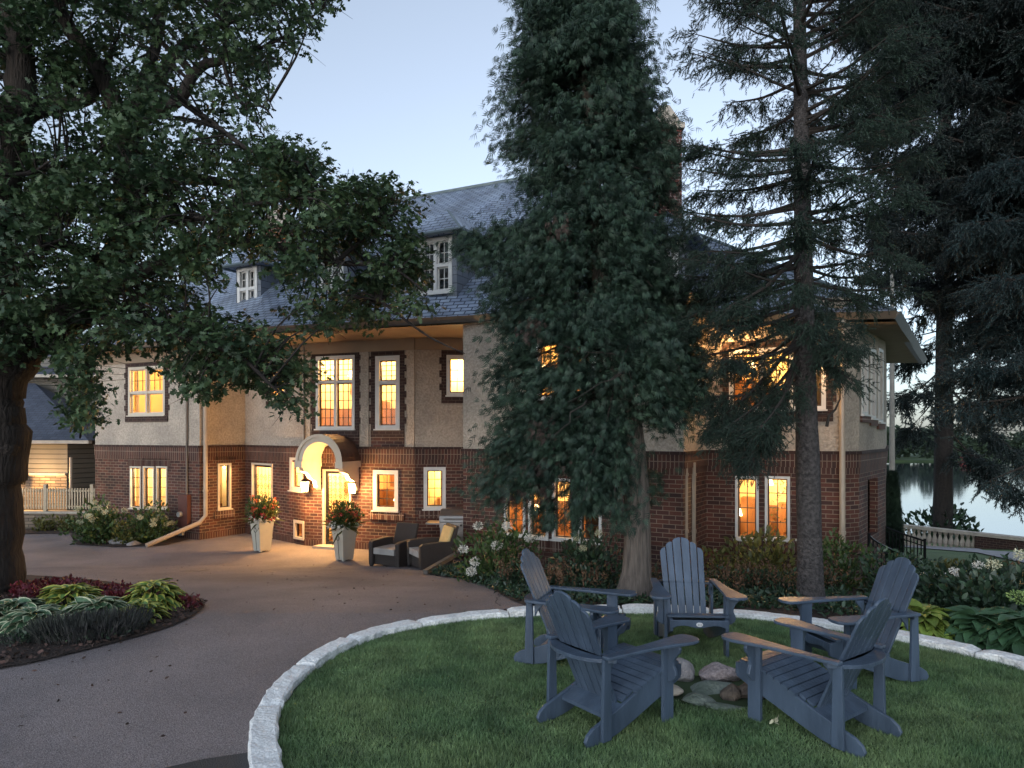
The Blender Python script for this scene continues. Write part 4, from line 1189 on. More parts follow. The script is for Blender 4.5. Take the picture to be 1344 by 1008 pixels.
# --- the big spreading oak on the left
oak = empty('oak_tree', (-7.7, 10, -2.35), 0, 'huge dark spreading tree with gnarled trunk at the left edge beside the hosta bed', 'tree')
def adopt(o, root):
    o.parent = root; o.matrix_parent_inverse = Matrix.Translation(-root.location)
    return o
limbs = [
 ([(-22, 800, 10, .56), (-20, 740, 10, .47), (-18, 640, 10, .44), (-8, 590, 10, .47), (-14, 545, 10, .40), (-10, 500, 10, .42), (10, 455, 10, .46)], 14),
 ([(0, 480, 10, .40), (50, 435, 10.1, .34), (105, 400, 10.3, .30), (150, 350, 10.5, .26), (172, 290, 10.6, .23), (170, 225, 10.6, .21), (165, 165, 10.5, .22)], 12),
 ([(165, 170, 10.5, .19), (130, 95, 10.3, .16), (80, 20, 10, .13), (40, -60, 9.8, .1)], 10),
 ([(168, 175, 10.5, .16), (188, 110, 10.7, .12), (206, 55, 10.9, .10), (218, -20, 11, .08)], 8),
 ([(165, 170, 10.5, .17), (200, 148, 10.2, .13), (236, 130, 10, .11), (252, 100, 9.9, .10), (270, 84, 9.9, .085), (293, 76, 9.8, .07), (297, 30, 9.8, .05), (288, -20, 9.8, .04)], 8),
 ([(293, 78, 9.8, .05), (300, 105, 9.7, .04), (318, 135, 9.6, .03), (345, 140, 9.6, .02), (358, 155, 9.6, .012)], 5),
 ([(318, 135, 9.6, .02), (335, 160, 9.5, .015), (350, 185, 9.5, .008)], 4),
 ([(345, 140, 9.6, .016), (352, 132, 9.6, .012), (360, 145, 9.6, .006)], 4),
 ([(-15, 500, 10, .36), (-12, 420, 9.9, .32), (-6, 300, 9.8, .28), (8, 190, 9.8, .24), (28, 110, 9.7, .19), (20, 40, 9.6, .15), (0, -60, 9.5, .1)], 12),
 ([(8, 185, 9.8, .2), (40, 148, 9.9, .16), (80, 138, 10.1, .14), (118, 128, 10.3, .11), (130, 105, 10.4, .08), (150, 60, 10.5, .05)], 8),
 ([(120, 395, 10.3, .2), (200, 350, 10.2, .15), (290, 320, 10.0, .11), (370, 325, 9.9, .08), (440, 345, 9.8, .05), (510, 350, 9.7, .03), (560, 385, 9.7, .012)], 7),
 ([(90, 415, 10.2, .18), (160, 420, 9.7, .12), (240, 440, 9.4, .08), (310, 465, 9.2, .05), (360, 510, 9.1, .02)], 7),
 ([(172, 250, 10.6, .15), (250, 235, 10.8, .11), (340, 250, 11, .08), (430, 270, 11.1, .05), (520, 280, 11.1, .02)], 7),
 ([(60, 445, 10, .14), (110, 470, 10.4, .08), (115, 520, 10.8, .04), (105, 575, 11, .015)], 6),
 ([(440, 345, 9.8, .04), (480, 310, 10, .03), (520, 275, 10.2, .015)], 5),
 ([(500, 395, 9.9, .03), (560, 440, 9.9, .02), (610, 464, 9.9, .01)], 4),
 ([(165, 165, 10.5, .12), (240, 60, 11, .08), (320, 20, 11.2, .05), (400, -10, 11.2, .02)], 6),
 ([(240, 60, 11, .06), (310, 70, 10.4, .04), (370, 50, 10, .025), (425, 10, 9.8, .01)], 5),
 ([(236, 130, 10, .06), (290, 170, 9.6, .04), (335, 200, 9.4, .025), (400, 215, 9.3, .01)], 5),
 ([(170, 225, 10.6, .08), (90, 215, 9.8, .05), (20, 230, 9.4, .03), (-60, 220, 9.2, .015)], 5),
 ([(150, 350, 10.5, .10), (80, 320, 9.6, .06), (20, 340, 9.2, .03), (-60, 330, 9, .015)], 5),
 ([(172, 290, 10.6, .09), (240, 290, 9.6, .05), (320, 270, 9.2, .03), (390, 260, 9.2, .012)], 5),
]
tb = MB(); bb = MB(); lp = []
for i, (l, sd) in enumerate(limbs):
    P = [at(a, b, c) for a, b, c, r in l]
    q, r = sm(P, [x[3] * (.78 if i in (2, 3, 4, 5, 9, 10, 11, 12, 17) else 1) for x in l], 5)
    if i in (0, 1, 8):
        q = [p + Vector((random.uniform(-.03, .03), 0, 0)) for p in q]
        r = [x * random.uniform(.93, 1.08) for x in r]
    (tb if i in (0, 1, 2, 8) else bb).tube(q, r, sd)
    lp += [(p, rr) for p, rr in zip(q, r)]
# burls and root flare
for px, py, r in ((22, 590, .17), (2, 520, .12), (10, 775, .2)):
    c = at(px - 14, py, 9.82); tb.tube([c + Vector((-.1, .1, r * .9)), c, c + Vector((0, .1, -r * .9))], [r * .35, r, r * .4], 8)
LPn = np.array([p for p, r in lp]); 
oakpoly = [(-170, -90), (450, -90), (440, 5), (420, 25), (385, 62), (352, 78), (345, 100), (338, 135), (335, 170), (350, 192), (400, 190), (432, 215), (440, 238), (470, 248), (500, 232), (545, 262), (556, 300), (566, 335), (588, 385), (582, 402), (530, 412), (500, 425), (430, 432), (398, 455), (400, 490), (392, 530), (375, 540), (345, 505), (325, 505), (250, 520), (222, 480), (205, 462), (122, 452), (124, 560), (112, 590), (100, 560), (88, 490), (60, 475), (-170, 500)]
holes = [((285, 330, 362, 422), .96), ((330, 350, 410, 432), .6), ((400, 400, 560, 440), .45), ((546, 305, 605, 392), .93), ((400, 345, 560, 400), .2), ((150, 440, 235, 475), .45), ((0, 130, 130, 230), .35), ((220, 120, 340, 200), .45), ((20, 150, 110, 200), .6), ((120, 400, 260, 470), .25), ((30, 465, 90, 520), .9), ((200, 20, 300, 120), .3), ((160, 470, 215, 525), .45), ((400, 430, 470, 470), .75)]
cl = []
tries = 0
while len(cl) < 2100 and tries < 5200:
    tries += 1
    px, py = random.uniform(-170, 600), random.uniform(-90, 600)
    if not in_poly(px, py, oakpoly): continue
    if any(a <= px <= c and b <= py <= d and random.random() < p for (a, b, c, d), p in holes): continue
    nz = math.sin(px * .035 + 1.3) * math.sin(py * .045 + px * .01) + .5 * math.sin(px * .09 + py * .07)
    if nz < -.35 and random.random() < .7: continue
    if py < 200 and random.random() < .25: continue
    D = random.uniform(8.8, 12.2) if py < 430 else random.uniform(8.9, 10.6)
    if px > 450: D = random.uniform(9.4, 11.2)
    cl.append(at(px, py, D))
# twigs carry each clump back to the nearest limb
locs, dirs_ = [], []
for c in cl:
    dd = np.linalg.norm(LPn - np.array(c), axis=1) + np.maximum(0, LPn[:, 2] - c.z) * .3
    j = int(np.argmin(dd)); a = lp[j][0]
    mid_ = a.lerp(c, .55) + Vector((random.uniform(-.1, .1), random.uniform(-.1, .1), random.uniform(0, .18)))
    r0 = min(.03, .008 + .012 * dd[j])
    if dd[j] < 1.5:
        q, r = sm([a, mid_, c], [r0, r0 * .6, .004], 3); bb.tube(q, r, 4, caps=False)
    for _ in range(2):
        e = c + Vector((random.uniform(-.3, .3), random.uniform(-.3, .3), random.uniform(-.28, .15)))
        bb.tube([c, e], [.005, .002], 3, caps=False)
    rad = random.uniform(.16, .38)
    n = int(54 * (rad / .32) ** 1.6)
    locs.append(leafcloud(c, rad, n, .7)); dv = (Vector(c) - a).normalized() if (Vector(c) - a).length > .01 else Vector((0, 0, 1))
    dirs_.append(np.tile(np.array(dv), (n, 1)) * .5)
locs = np.concatenate(locs); dirs_ = np.concatenate(dirs_)
# bare dead twigs on the right of the crown
for (a, b) in (((345, 60), (420, 48)), ((345, 62), (405, 68)), ((330, 130), (360, 200)), ((340, 150), (362, 175)), ((335, 95), (385, 60)), ((318, 140), (330, 190))):
    A_, B_ = at(*a, 9.6), at(*b, 9.6)
    w_ = wob(A_, B_, 5, .05); bb.tube(w_, [.012, .01, .008, .006, .004, .002], 4)
    for p in w_[2:]: bb.tube([p, p + Vector((random.uniform(0, .22), random.uniform(-.1, .1), random.uniform(-.2, .12)))], [.004, .0015], 3)
adopt(tb.build('trunk', 'oak_bark', smooth=True), oak)
adopt(bb.build('branches', 'dark_bark', smooth=True), oak)
n = len(locs)
d = dirs_ + rdirs(n, -.25, .6); up = rdirs(n, 1.5)
adopt(scatter('crown', OAK_V, OAK_F, locs, d, up, rng.uniform(.06, .12, n), 'oak_leaf'), oak)
print('oak leaves', n)

# --- the thuja in front of the house
def row_interp(rows, y):
    if y <= rows[0][0]: return rows[0][1:]
    for a, b in zip(rows, rows[1:]):
        if a[0] <= y <= b[0]:
            t = (y - a[0]) / (b[0] - a[0]); return tuple(p + (q - p) * t for p, q in zip(a[1:], b[1:]))
    return rows[-1][1:]
def foliage(loc, d, up, size, mat, kind, root, name='crown', parent_name=None):
    V_, F_ = (FAN_V, FAN_F) if kind == 'fan' else (NDL_V, NDL_F)
    return adopt(scatter(name, V_, F_, loc, d, up, size, mat), root)
thu = empty('thuja_tree', (1.66, 9.1, -2.2), 0, 'dense dark green scale-leaved evergreen with bare leaning grey trunk in front of the house', 'tree')
TD = 9.1
axis = [(-160, 762, .04), (0, 765, .07), (260, 777, .10), (400, 795, .13), (560, 826, .165), (660, 836, .165), (740, 836, .19), (775, 833, .23), (792, 832, .30)]
q, r = sm([at(a[1], a[0], TD) for a in axis], [a[2] for a in axis], 4)
tb = MB(); tb.tube(q, [x * random.uniform(.95, 1.06) for x in r], 14)
rows = [(-160, 715, 815), (-60, 700, 820), (0, 682, 838), (40, 664, 846), (100, 672, 852), (150, 646, 872), (200, 658, 884), (260, 668, 900), (300, 662, 898), (350, 645, 895), (400, 632, 900), (450, 642, 925), (500, 645, 930), (550, 655, 915), (600, 632, 870), (650, 628, 855), (700, 690, 800)]
loc, dr = [], []; dead_l, dead_d = [], []
def bough(a, b, nsp, spread, L, D_, hang=.5, tr=(.25, 1)):
    """foliage sprays along a bough from a to b, the outer part fullest"""
    m = a.lerp(b, .5) + Vector((0, 0, .12)); q, r = sm([a, m, b], [.028, .016, .004], 4)
    tb_.tube(q, r, 4, caps=False)
    t = rng.uniform(tr[0], tr[1], nsp) ** .8
    i = t * (len(q) - 1); i0 = np.minimum(i.astype(int), len(q) - 2); f = (i - i0)[:, None]
    Q = np.array(q); p = Q[i0] * (1 - f) + Q[i0 + 1] * f
    p = p + rng.normal(0, 1, (nsp, 3)) * spread * np.array([1, 1, .75]) * (0.6 + .6 * t[:, None])
    dv = np.array((b - a).normalized())
    dd_ = dv * .9 + rng.normal(0, .42, (nsp, 3)); dd_[:, 2] -= hang
    L.append(p); D_.append(dd_)
tb_ = MB()
for k in range(430):
    py = random.uniform(-150, 690) if k > 60 else random.uniform(380, 680)
    l, r_ = row_interp(rows, py)
    ax = row_interp([(a[0], a[1]) for a in axis], py)[0]
    th = random.uniform(0, 2 * math.pi)
    ext = (r_ - ax) if math.cos(th) > 0 else (ax - l)
    Rx = ext / F * TD * random.uniform(.72, 1.0) * abs(math.cos(th)); Ry = 1.25 * math.sin(th) * random.uniform(.6, 1)
    tipz = at(0, py, TD).z
    if py > 560 and math.cos(th) > -.1: continue
    tip = Vector(((ax - CX) / F * TD + math.copysign(Rx, math.cos(th)), TD + Ry, tipz))
    sy = py - random.uniform(10, 90) * (1 if py < 250 else .9)
    s_ = at(row_interp([(a[0], a[1]) for a in axis], sy)[0], min(sy, 560), TD)
    if py > 540: s_ = at(815, random.uniform(470, 560), TD)
    bough(s_, tip, 215, .13, loc, dr)
# extra lower-left boughs and the one reaching toward the dormer
for (px, py, dy) in ((640, 600, 0), (625, 640, .3), (680, 640, -.3), (700, 680, 0), (740, 690, .2), (770, 680, -.4), (660, 570, .5), (720, 620, -.5), (760, 620, -.6), (790, 650, -.3), (655, 655, -.1), (600, 325, .2), (612, 335, .4), (625, 350, -.1), (625, 315, .1), (735, 655, .1), (715, 700, .1), (850, 640, .2), (765, 705, 0), (805, 620, -.4)):
    a = at(800, py - 60 if py > 400 else 300, TD)
    bough(a, at(px, py, TD + dy), 300, .12, loc, dr, hang=.6, tr=(.35, 1))
for (px, py, dy) in ((708, 570, -.7), (712, 650, -.5), (700, 620, -.6), (735, 305, -1.0), (655, 660, -.3), (725, 610, -.6), (695, 440, -.9)):
    a = at(770, py - 50, TD); bough(a, at(px, py, TD + dy), 45, .08, dead_l, dead_d, hang=1.0, tr=(.75, 1))
# bare grey twigs in front of the lower crown
for (a, b) in (((830, 480), (740, 530)), ((800, 500), (850, 410)), ((820, 470), (730, 450)), ((840, 455), (880, 520)), ((770, 525), (720, 580)), ((860, 440), (900, 500))):
    tb_.tube(wob(at(*a, 8.2), at(*b, 7.95), 6, .05), [.012, .011, .010, .008, .006, .004, .002], 4)
tr_ = adopt(tb.build('trunk', 'thuja_bark', smooth=True), thu)
adopt(tb_.build('branches', 'twig', smooth=True), thu)
loc = np.concatenate(loc); dr = np.concatenate(dr); n = len(loc)
PX = loc[:, 0] / loc[:, 1] * F + CX; PY = -loc[:, 2] / loc[:, 1] * F + HZ
keep = np.ones(n, bool)
for (x0, y0, x1, y1, pr) in ((705, 448, 738, 480, .8), (745, 455, 785, 475, .6), (706, 505, 735, 528, .75), (748, 505, 785, 530, .7), (728, 612, 752, 712, .8), (665, 655, 700, 712, .5), (760, 672, 800, 712, .95), (660, 698, 860, 760, .93), (765, 235, 800, 300, .5), (640, 690, 700, 760, .9)):
    keep &= ~((PX > x0) & (PX < x1) & (PY > y0) & (PY < y1) & (rng.uniform(0, 1, n) < pr))
loc, dr = loc[keep], dr[keep]; n = len(loc)
foliage(loc, dr, rdirs(n, .4), rng.uniform(.08, .155, n), 'thuja_leaf', 'fan', thu)
loc = np.concatenate(dead_l); dr = np.concatenate(dead_d); n2 = len(loc)
foliage(loc, dr, rdirs(n2, .4), rng.uniform(.07, .12, n2), 'thuja_dead', 'fan', thu, 'dead_foliage')
print('thuja', n)

# --- spruces
def spruce(name, label, ax, D, rows, nbr, pitch, mat, bark, nsz, tw=1.0, sub=9, twn=5, ymin=-160, extra=(), bare=(), depth=1.6, sides=10, upto=None, hang=.5, root_py=None):
    base = at(ax[-1][1], ax[-1][0], D)
    root = empty(name, base, 0, label, 'tree')
    q, r = sm([at(a[1], a[0], D) for a in ax], [a[2] for a in ax], 3)
    tb = MB(); tb.tube(q, [x * random.uniform(.96, 1.04) for x in r], sides)
    br = MB(); loc, dr = [], []
    jobs = []
    for k in range(nbr):
        py = ymin + (upto - ymin) * ((k + random.random()) / nbr)
        th = random.uniform(0, 2 * math.pi)
        ll, rr = row_interp(rows, py)
        c = math.cos(th)
        x0 = row_interp([(a[0], a[1]) for a in ax], py)[0]
        Lx = ((rr - x0) if c > 0 else (x0 - ll)) / F * D
        if Lx <= 0: continue
        H = math.hypot(c * Lx, math.sin(th) * min(Lx, depth)) * random.uniform(.75, 1.05)
        a = at(x0, py, D)
        pt_ = pitch(py) + random.uniform(-.15, .15)
        tip = a + Vector((c * Lx * random.uniform(.8, 1), math.sin(th) * min(Lx, depth) * random.uniform(.7, 1), H * math.tan(pt_)))
        jobs.append((a, tip, 1))
    for (p0, p1, dy, f) in extra:
        jobs.append((at(*p0, D), at(*p1, D + dy), f))
    for (a, tip, f) in jobs:
        H = (tip - a).length
        mid_ = a.lerp(tip, .5) + Vector((0, 0, -.06 * H)); q, r = sm([a, mid_, tip], [.014 + .012 * H, .010 + .006 * H, .004], 4)
        br.tube(q, r, 5, caps=False)
        ax_ = (tip - a).normalized(); sd = ax_.cross(Vector((0, 0, 1))).normalized()
        ns = max(3, int(sub * H * f))
        for s in range(ns):
            t = random.uniform(.28, 1) if s else 1
            i = t * (len(q) - 1); i0 = min(int(i), len(q) - 2); p = q[i0].lerp(q[i0 + 1], i - i0)
            sl = (.16 + .30 * (1 - abs(t - .55))) * tw * random.uniform(.6, 1.2)
            g = ax_ * random.uniform(.2, .9) + sd * random.uniform(-1, 1) + Vector((0, 0, -random.uniform(.0, hang * 1.4)))
            e = p + g.normalized() * sl
            br.tube([p, e], [.0042 * tw, .0015], 3, caps=False)
            k = int(twn * random.uniform(.8, 1.6))
            u = rng.uniform(.1, 1, (k, 1))
            P = np.array(p) * (1 - u) + np.array(e) * u
            G = np.array(g.normalized()) * .8 + rng.normal(0, .6, (k, 3)); G[:, 2] -= hang * .7
            loc.append(P + rng.normal(0, .03 * tw, (k, 3))); dr.append(G)
    for (a, b) in bare:
        br.tube(wob(at(*a, D), at(*b, D + random.uniform(-.5, .5)), 6, .04), [.022, .018, .014, .010, .007, .004, .002], 4)
        A_, B_ = at(*a, D), at(*b, D)
        for _ in range(7):
            p = A_.lerp(B_, random.uniform(.3, .95)); br.tube([p, p + Vector((random.uniform(-.3, .3), random.uniform(-.2, .2), random.uniform(-.3, .12)))], [.006, .0015], 3)
    adopt(tb.build('trunk', bark, smooth=True), root); adopt(br.build('branches', 'twig'), root)
    loc = np.concatenate(loc); dr = np.concatenate(dr); n = len(loc)
    foliage(loc, dr, rdirs(n, .3), rng.uniform(.75, 1.3, n) * nsz, mat, 'needle', root)
    print(name, n)
    return root
spruce('spruce_tree', 'tall open needled tree with straight speckled grey trunk behind the lawn chairs', [(-200, 1046, .045), (0, 1049, .07), (250, 1053, .095), (450, 1056, .118), (600, 1060, .135), (740, 1063, .15), (785, 1064, .17), (800, 1064, .20)], 8.35,
    [(-200, 930, 1160), (0, 895, 1200), (150, 890, 1205), (300, 893, 1205), (360, 885, 1190), (400, 885, 1140), (470, 890, 1110), (560, 925, 1095)], 118,
    lambda py: .38 - .62 * min(max(py, 0) / 450, 1.0), 'spruce_leaf', 'spruce_bark', .088, sub=14, twn=16, upto=455,
    extra=[((1050, 470), (955, 560), -.5, 2.2), ((1050, 455), (985, 600), -.8, 2.4), ((1050, 440), (930, 560), -.2, 2.2), ((1052, 470), (1000, 560), -.9, 2.2), ((1050, 480), (960, 590), -.3, 2.0), ((1050, 500), (935, 520), -.1, 1.8), ((1050, 400), (880, 430), 0, 2), ((1055, 420), (1120, 455), -.6, 1.2), ((1055, 440), (1120, 500), -.7, 1.4), ((1055, 370), (1190, 375), .2, 1.2), ((1055, 450), (985, 480), -.6, .8), ((1055, 430), (1110, 450), -.9, 1.4),
        ((1050, 350), (880, 360), .2, 1.8), ((1050, 330), (960, 400), -.9, 1.5)],
    bare=[((1060, 170), (1215, 40)), ((1060, 130), (1120, 30)), ((1058, 240), (1180, 150)), ((1045, 120), (885, 50)), ((1046, 62), (950, 20)), ((1060, 300), (1180, 200)), ((1060, 370), (1160, 330)), ((1060, 500), (1115, 420)), ((1085, 560), (1110, 480)), ((1048, 475), (900, 475))])
spruce('spruce_tree', 'far tall needled tree standing behind the stone balustrade by the lake', [(-60, 1240, .18), (150, 1240, .24), (350, 1240, .29), (500, 1239, .33), (640, 1238, .36), (700, 1237, .39), (722, 1237, .42)], 29.0,
    [(-100, 1150, 1330), (100, 1130, 1340), (300, 1145, 1340), (420, 1165, 1340), (500, 1200, 1300)], 70,
    lambda py: .05 - .3 * max(py, 0) / 600, 'dark_spruce_leaf', 'dark_bark', .5, tw=3.0, sub=6, twn=13, upto=455, depth=3.2,
    extra=[((1240, 500), (1330, 590), -1.5, .9), ((1240, 480), (1185, 520), -1, 1.0), ((1240, 500), (1196, 560), -1, .6), ((1240, 560), (1330, 640), -2, .8), ((1240, 580), (1290, 600), -2, .5)])
spruce('spruce_tree', 'very dark dense tall needled tree filling the upper right corner', [(-500, 1372, .10), (0, 1374, .17), (300, 1376, .2), (560, 1377, .22), (770, 1378, .25)], 12.2,
    [(-500, 1240, 1450), (-100, 1190, 1500), (60, 1205, 1500), (180, 1200, 1500), (300, 1205, 1500), (400, 1232, 1500), (480, 1262, 1500)], 215,
    lambda py: -.02, 'dark_spruce_leaf', 'dark_bark', .21, tw=1.6, sub=13, twn=12, upto=400, ymin=-330, depth=2.2, hang=.7,
    extra=[((1374, 60), (1140, 30), -.5, 1.5), ((1374, 20), (1175, -10), -.5, 1.5), ((1374, 200), (1170, 150), -.5, 1.3), ((1374, 300), (1160, 300), -.5, 1.3)])
spruce('blue_spruce_tree', 'bluish needled tree whose lower boughs enter at the right edge above the lake', [(-300, 1450, .07), (200, 1450, .15), (500, 1450, .18), (800, 1450, .2)], 10.2,
    [(-300, 1380, 1500), (200, 1310, 1560), (330, 1255, 1600), (440, 1235, 1600), (500, 1275, 1600), (560, 1300, 1600)], 105,
    lambda py: -.2, 'blue_spruce_leaf', 'dark_bark', .16, tw=1.4, sub=14, twn=12, upto=520, ymin=150, depth=2.0, hang=.6,
    extra=[((1450, 540), (1300, 630), -.4, .35), ((1450, 480), (1262, 530), -.3, .9)])

# --- small plants
def shrub(name, label, cat, x, y, rx, rz, mat, n, ls, flowers=(), fmat='flower_white', fr=.07, group=None, upright=.3, z=None, ry=None, stems=14, plume=0, leafshape='leaf', fhi=.55):
    z0 = gz(x, y) if z is None else z
    t = empty(name, (x, y, z0), 0, label, cat, group)
    p = leafcloud((0, 0, 0), 1, n, 1.0)
    bump_ = 1 + .22 * np.sin(p[:, 0] * 5 + x * 3) * np.sin(p[:, 1] * 4 + 1) + .15 * np.sin(p[:, 2] * 7 + x)
    p *= bump_[:, None]
    p[:, 0] *= rx; p[:, 1] *= (ry or rx); p[:, 2] = np.abs(p[:, 2] + .55) * rz / 1.6
    d = p.copy(); d[:, 2] += upright * rz; d = d / (np.linalg.norm(d, axis=1, keepdims=True) + 1e-6) + rng.normal(0, .5, p.shape)
    V_, F_ = (LEAF_V, LEAF_F) if leafshape == 'leaf' else (FAN_V, FAN_F)
    st = MB()
    for _ in range(stems):
        j = random.randrange(n); e = Vector(p[j]); st.tube([(e.x * .15, e.y * .15, 0), (e.x * .6, e.y * .6, e.z * .6), e], [.007, .005, .002], 4, caps=False)
    st.build('stems', 'twig', t)
    scatter('leaves', V_, F_, p, d, rdirs(n, 1.0), rng.uniform(.6, 1.3, n) * ls, mat, t)
    fl = list(flowers) if not isinstance(flowers, int) else []
    if isinstance(flowers, int):
        for _ in range(flowers):
            a = random.uniform(0, 6.28); r_ = math.sqrt(random.random()) * .95
            fl.append((math.cos(a) * r_ * rx, math.sin(a) * r_ * (ry or rx) - .1 * rx, rz * random.uniform(fhi, 1.05) * (1.1 - .35 * r_)))
    for f in fl:
        k = 190
        c = leafcloud(f, fr, k, .8); dd = c - np.array(f)
        scatter('flower', LEAF_V, LEAF_F, c, dd + rng.normal(0, .03, dd.shape), rdirs(k, .5), rng.uniform(.24, .42, k) * fr, fmat, t)
    if plume:
        k = plume
        a = rng.uniform(0, 6.28, k); rr = np.sqrt(rng.uniform(0, 1, k))
        bx, by = np.cos(a) * rr * rx, np.sin(a) * rr * (ry or rx)
        hh = rz * rng.uniform(.8, 1.3, k)
        m = 14
        tt = rng.uniform(.45, 1, (k, m))
        pl = np.stack([bx[:, None] * (1 + .2 * tt), by[:, None] * (1 + .2 * tt), hh[:, None] * tt], 2) + rng.normal(0, .008, (k, m, 3))
        pl = pl.reshape(-1, 3); dd = rdirs(len(pl), 1.2)
        scatter('plumes', LEAF_V, LEAF_F, pl, dd, rdirs(len(pl)), rng.uniform(.03, .055, len(pl)), 'plume', t)
    return t
# hosta: arching leaves with ribs and margin, uv across the leaf
def hosta_leaf(nseg=6):
    v, f, uv = [], [], []
    for i in range(nseg + 1):
        t = i / nseg
        w_ = .33 * math.sin(math.pi * min(1, t * .92 + .06)) ** .8 * (1 - .25 * t) if i < nseg else .0
        y = t; z = -.75 * t * t + .18 * t
        for k, s in enumerate((-1, -.5, 0, .5, 1)):
            v.append((s * w_, y, z + (abs(s) * .09) + (.03 * math.sin(t * 9 + s) if abs(s) == 1 else 0))); uv.append((.5 + s * .5, t))
    for i in range(nseg):
        for k in range(4):
            a = i * 5 + k; f.append((a, a + 1, a + 6, a + 5))
    return v, f, uv
HV, HF, HU = hosta_leaf()
def hosta(px, py, rad, label, mat, n=55, ls=.3, group='hostas in the island bed', D=None, h=.3):
    if D is None: p = gp(px, py)
    else: p = pd(px, D)
    z0 = gz(p.x, p.y) + .03
    t = empty('hosta_plant', (p.x, p.y, z0), 0, label, 'hosta', group)
    n = int(n * 1.9); i = np.arange(n); a = i * 2.39996 + rng.uniform(-.3, .3, n); r = (i / n) ** .7
    R_ = rad * .62 * r
    h *= .62; loc = np.stack([np.cos(a) * R_, np.sin(a) * R_, h * (1.0 - .75 * r ** 1.5) + rng.uniform(-.02, .02, n)], 1)
    d = np.stack([np.cos(a), np.sin(a), .75 - .75 * r + rng.uniform(-.15, .15, n)], 1)
    up = np.stack([-np.cos(a) * .4, -np.sin(a) * .4, np.ones(n)], 1) + rng.normal(0, .28, (n, 3))
    o = scatter('leaves', HV, HF, loc, d, up, rng.uniform(.6, 1.1, n) * ls * .74, mat, t, HU)
    st = MB()
    for k in range(0, n, 2):
        st.tube([(0, 0, 0), tuple(loc[k] * np.array([.5, .5, .75])), tuple(loc[k])], .005, 4, caps=False)
    st.build('stems', 'shrub_leaf', t)
    return t
hosta(18, 820, .55, 'variegated hosta nearest the big tree trunk in the island bed', 'hosta_white', 80, .27)
hosta(45, 832, .42, 'low white-edged hosta at the left front of the island bed', 'hosta_white', 52, .25)
hosta(92, 806, .46, 'yellow-green hosta behind the white-edged ones in the island bed', 'hosta_gold', 60, .27, h=.42)
hosta(128, 818, .52, 'wide white-edged hosta in the middle of the bed behind the lavender row', 'hosta_white', 85, .25)
hosta(200, 803, .44, 'tall gold-centred hosta at the right end of the island bed', 'hosta_gold', 70, .24, h=.46)
hosta(186, 818, .28, 'small gold hosta in front of the tall gold one in the island bed', 'hosta_gold', 42, .2, h=.3)
hosta(1212, 822, .46, 'lime green hosta behind the edging stones right of the chairs', 'hosta_lime', 60, .34, group='hostas by the edging stones', D=7.15, h=.34)
hosta(1290, 835, .5, 'large dark green hosta overhanging the edging stones near the right edge', 'hosta_green', 70, .40, group='hostas by the edging stones', D=6.9, h=.32)
hosta(1345, 835, .6, 'big blue-green hosta cut off by the right edge', 'hosta_green', 70, .42, group='hostas by the edging stones', D=6.7, h=.36)
# red foliage row behind the hostas
def patch(name, label, cat, poly, n, mat, ls, hmin, hmax, kind=None, zz=0, up=.6, pmat=None, group=None):
    bx = [p[0] for p in poly]; by = [p[1] for p in poly]
    P = []
    while len(P) < n:
        x, y = random.uniform(min(bx), max(bx)), random.uniform(min(by), max(by))
        if in_poly(x, y, poly): P.append((x, y, gz(x, y) + zz + random.uniform(hmin, hmax) * (.7 + .3 * math.sin(x * 7) * math.sin(y * 6))))
    P = np.array(P)
    o = scatter(name, LEAF_V, LEAF_F, P, rdirs(n, up), rdirs(n, 1), rng.uniform(.7, 1.3, n) * ls, mat)
    return tag(o, label, cat, group, kind)
g_ = lambda L_: [tuple(gp(*p)) for p in L_]
patch('red_foliage', 'dense band of dark red leafy ground plants behind the hostas in the island bed', 'bedding plants', g_([(15, 777), (60, 770), (120, 774), (190, 783), (262, 800), (258, 808), (190, 798), (60, 790), (15, 790)]), 5500, 'red_leaf', .06, .03, .20, 'stuff', up=.8)
for i, (px, py, rad, lab) in enumerate([(78, 843, .2, 'left tuft of the dark lavender row in the island bed'), (100, 843, .22, 'second tuft from the left in the dark lavender row'), (122, 841, .22, 'middle tuft of the dark lavender row'), (143, 838, .22, 'fourth tuft from the left in the dark lavender row'), (160, 833, .22, 'right tuft of the dark lavender row by the gold hosta'), (27, 848, .16, 'small lone dark tuft left of the lavender row')]):
    p = gp(px, py); t = empty('lavender_plant', (p.x, p.y, gz(p.x, p.y) + .03), 0, lab, 'lavender', 'dark lavender tufts in the island bed')
    k = 420; a = rng.uniform(0, 6.28, k); r = np.sqrt(rng.uniform(0, 1, k)) * rad
    loc = np.stack([np.cos(a) * r, np.sin(a) * r, np.zeros(k)], 1)
    d = np.stack([np.cos(a) * r * 1.2, np.sin(a) * r * 1.2, np.full(k, .5)], 1) + rng.normal(0, .1, (k, 3))
    V_ = [(-.008, 0, 0), (.008, 0, 0), (.006, .6, 0), (.022, .64, .01), (0, 1, 0), (-.022, .64, -.01), (-.006, .6, 0)]
    scatter('spikes', V_, [(0, 1, 2, 3, 4, 5, 6)], loc, d, rdirs(k), rng.uniform(.75, 1.1, k) * (.26 if rad > .18 else .13), 'lavender', t)
    lf = leafcloud((0, 0, .06), rad, 180, .4); lf[:, 2] = np.abs(lf[:, 2])
    scatter('leaves', LEAF_V, LEAF_F, lf, rdirs(180, .7), rdirs(180), .045, 'dark_shrub_leaf', t)
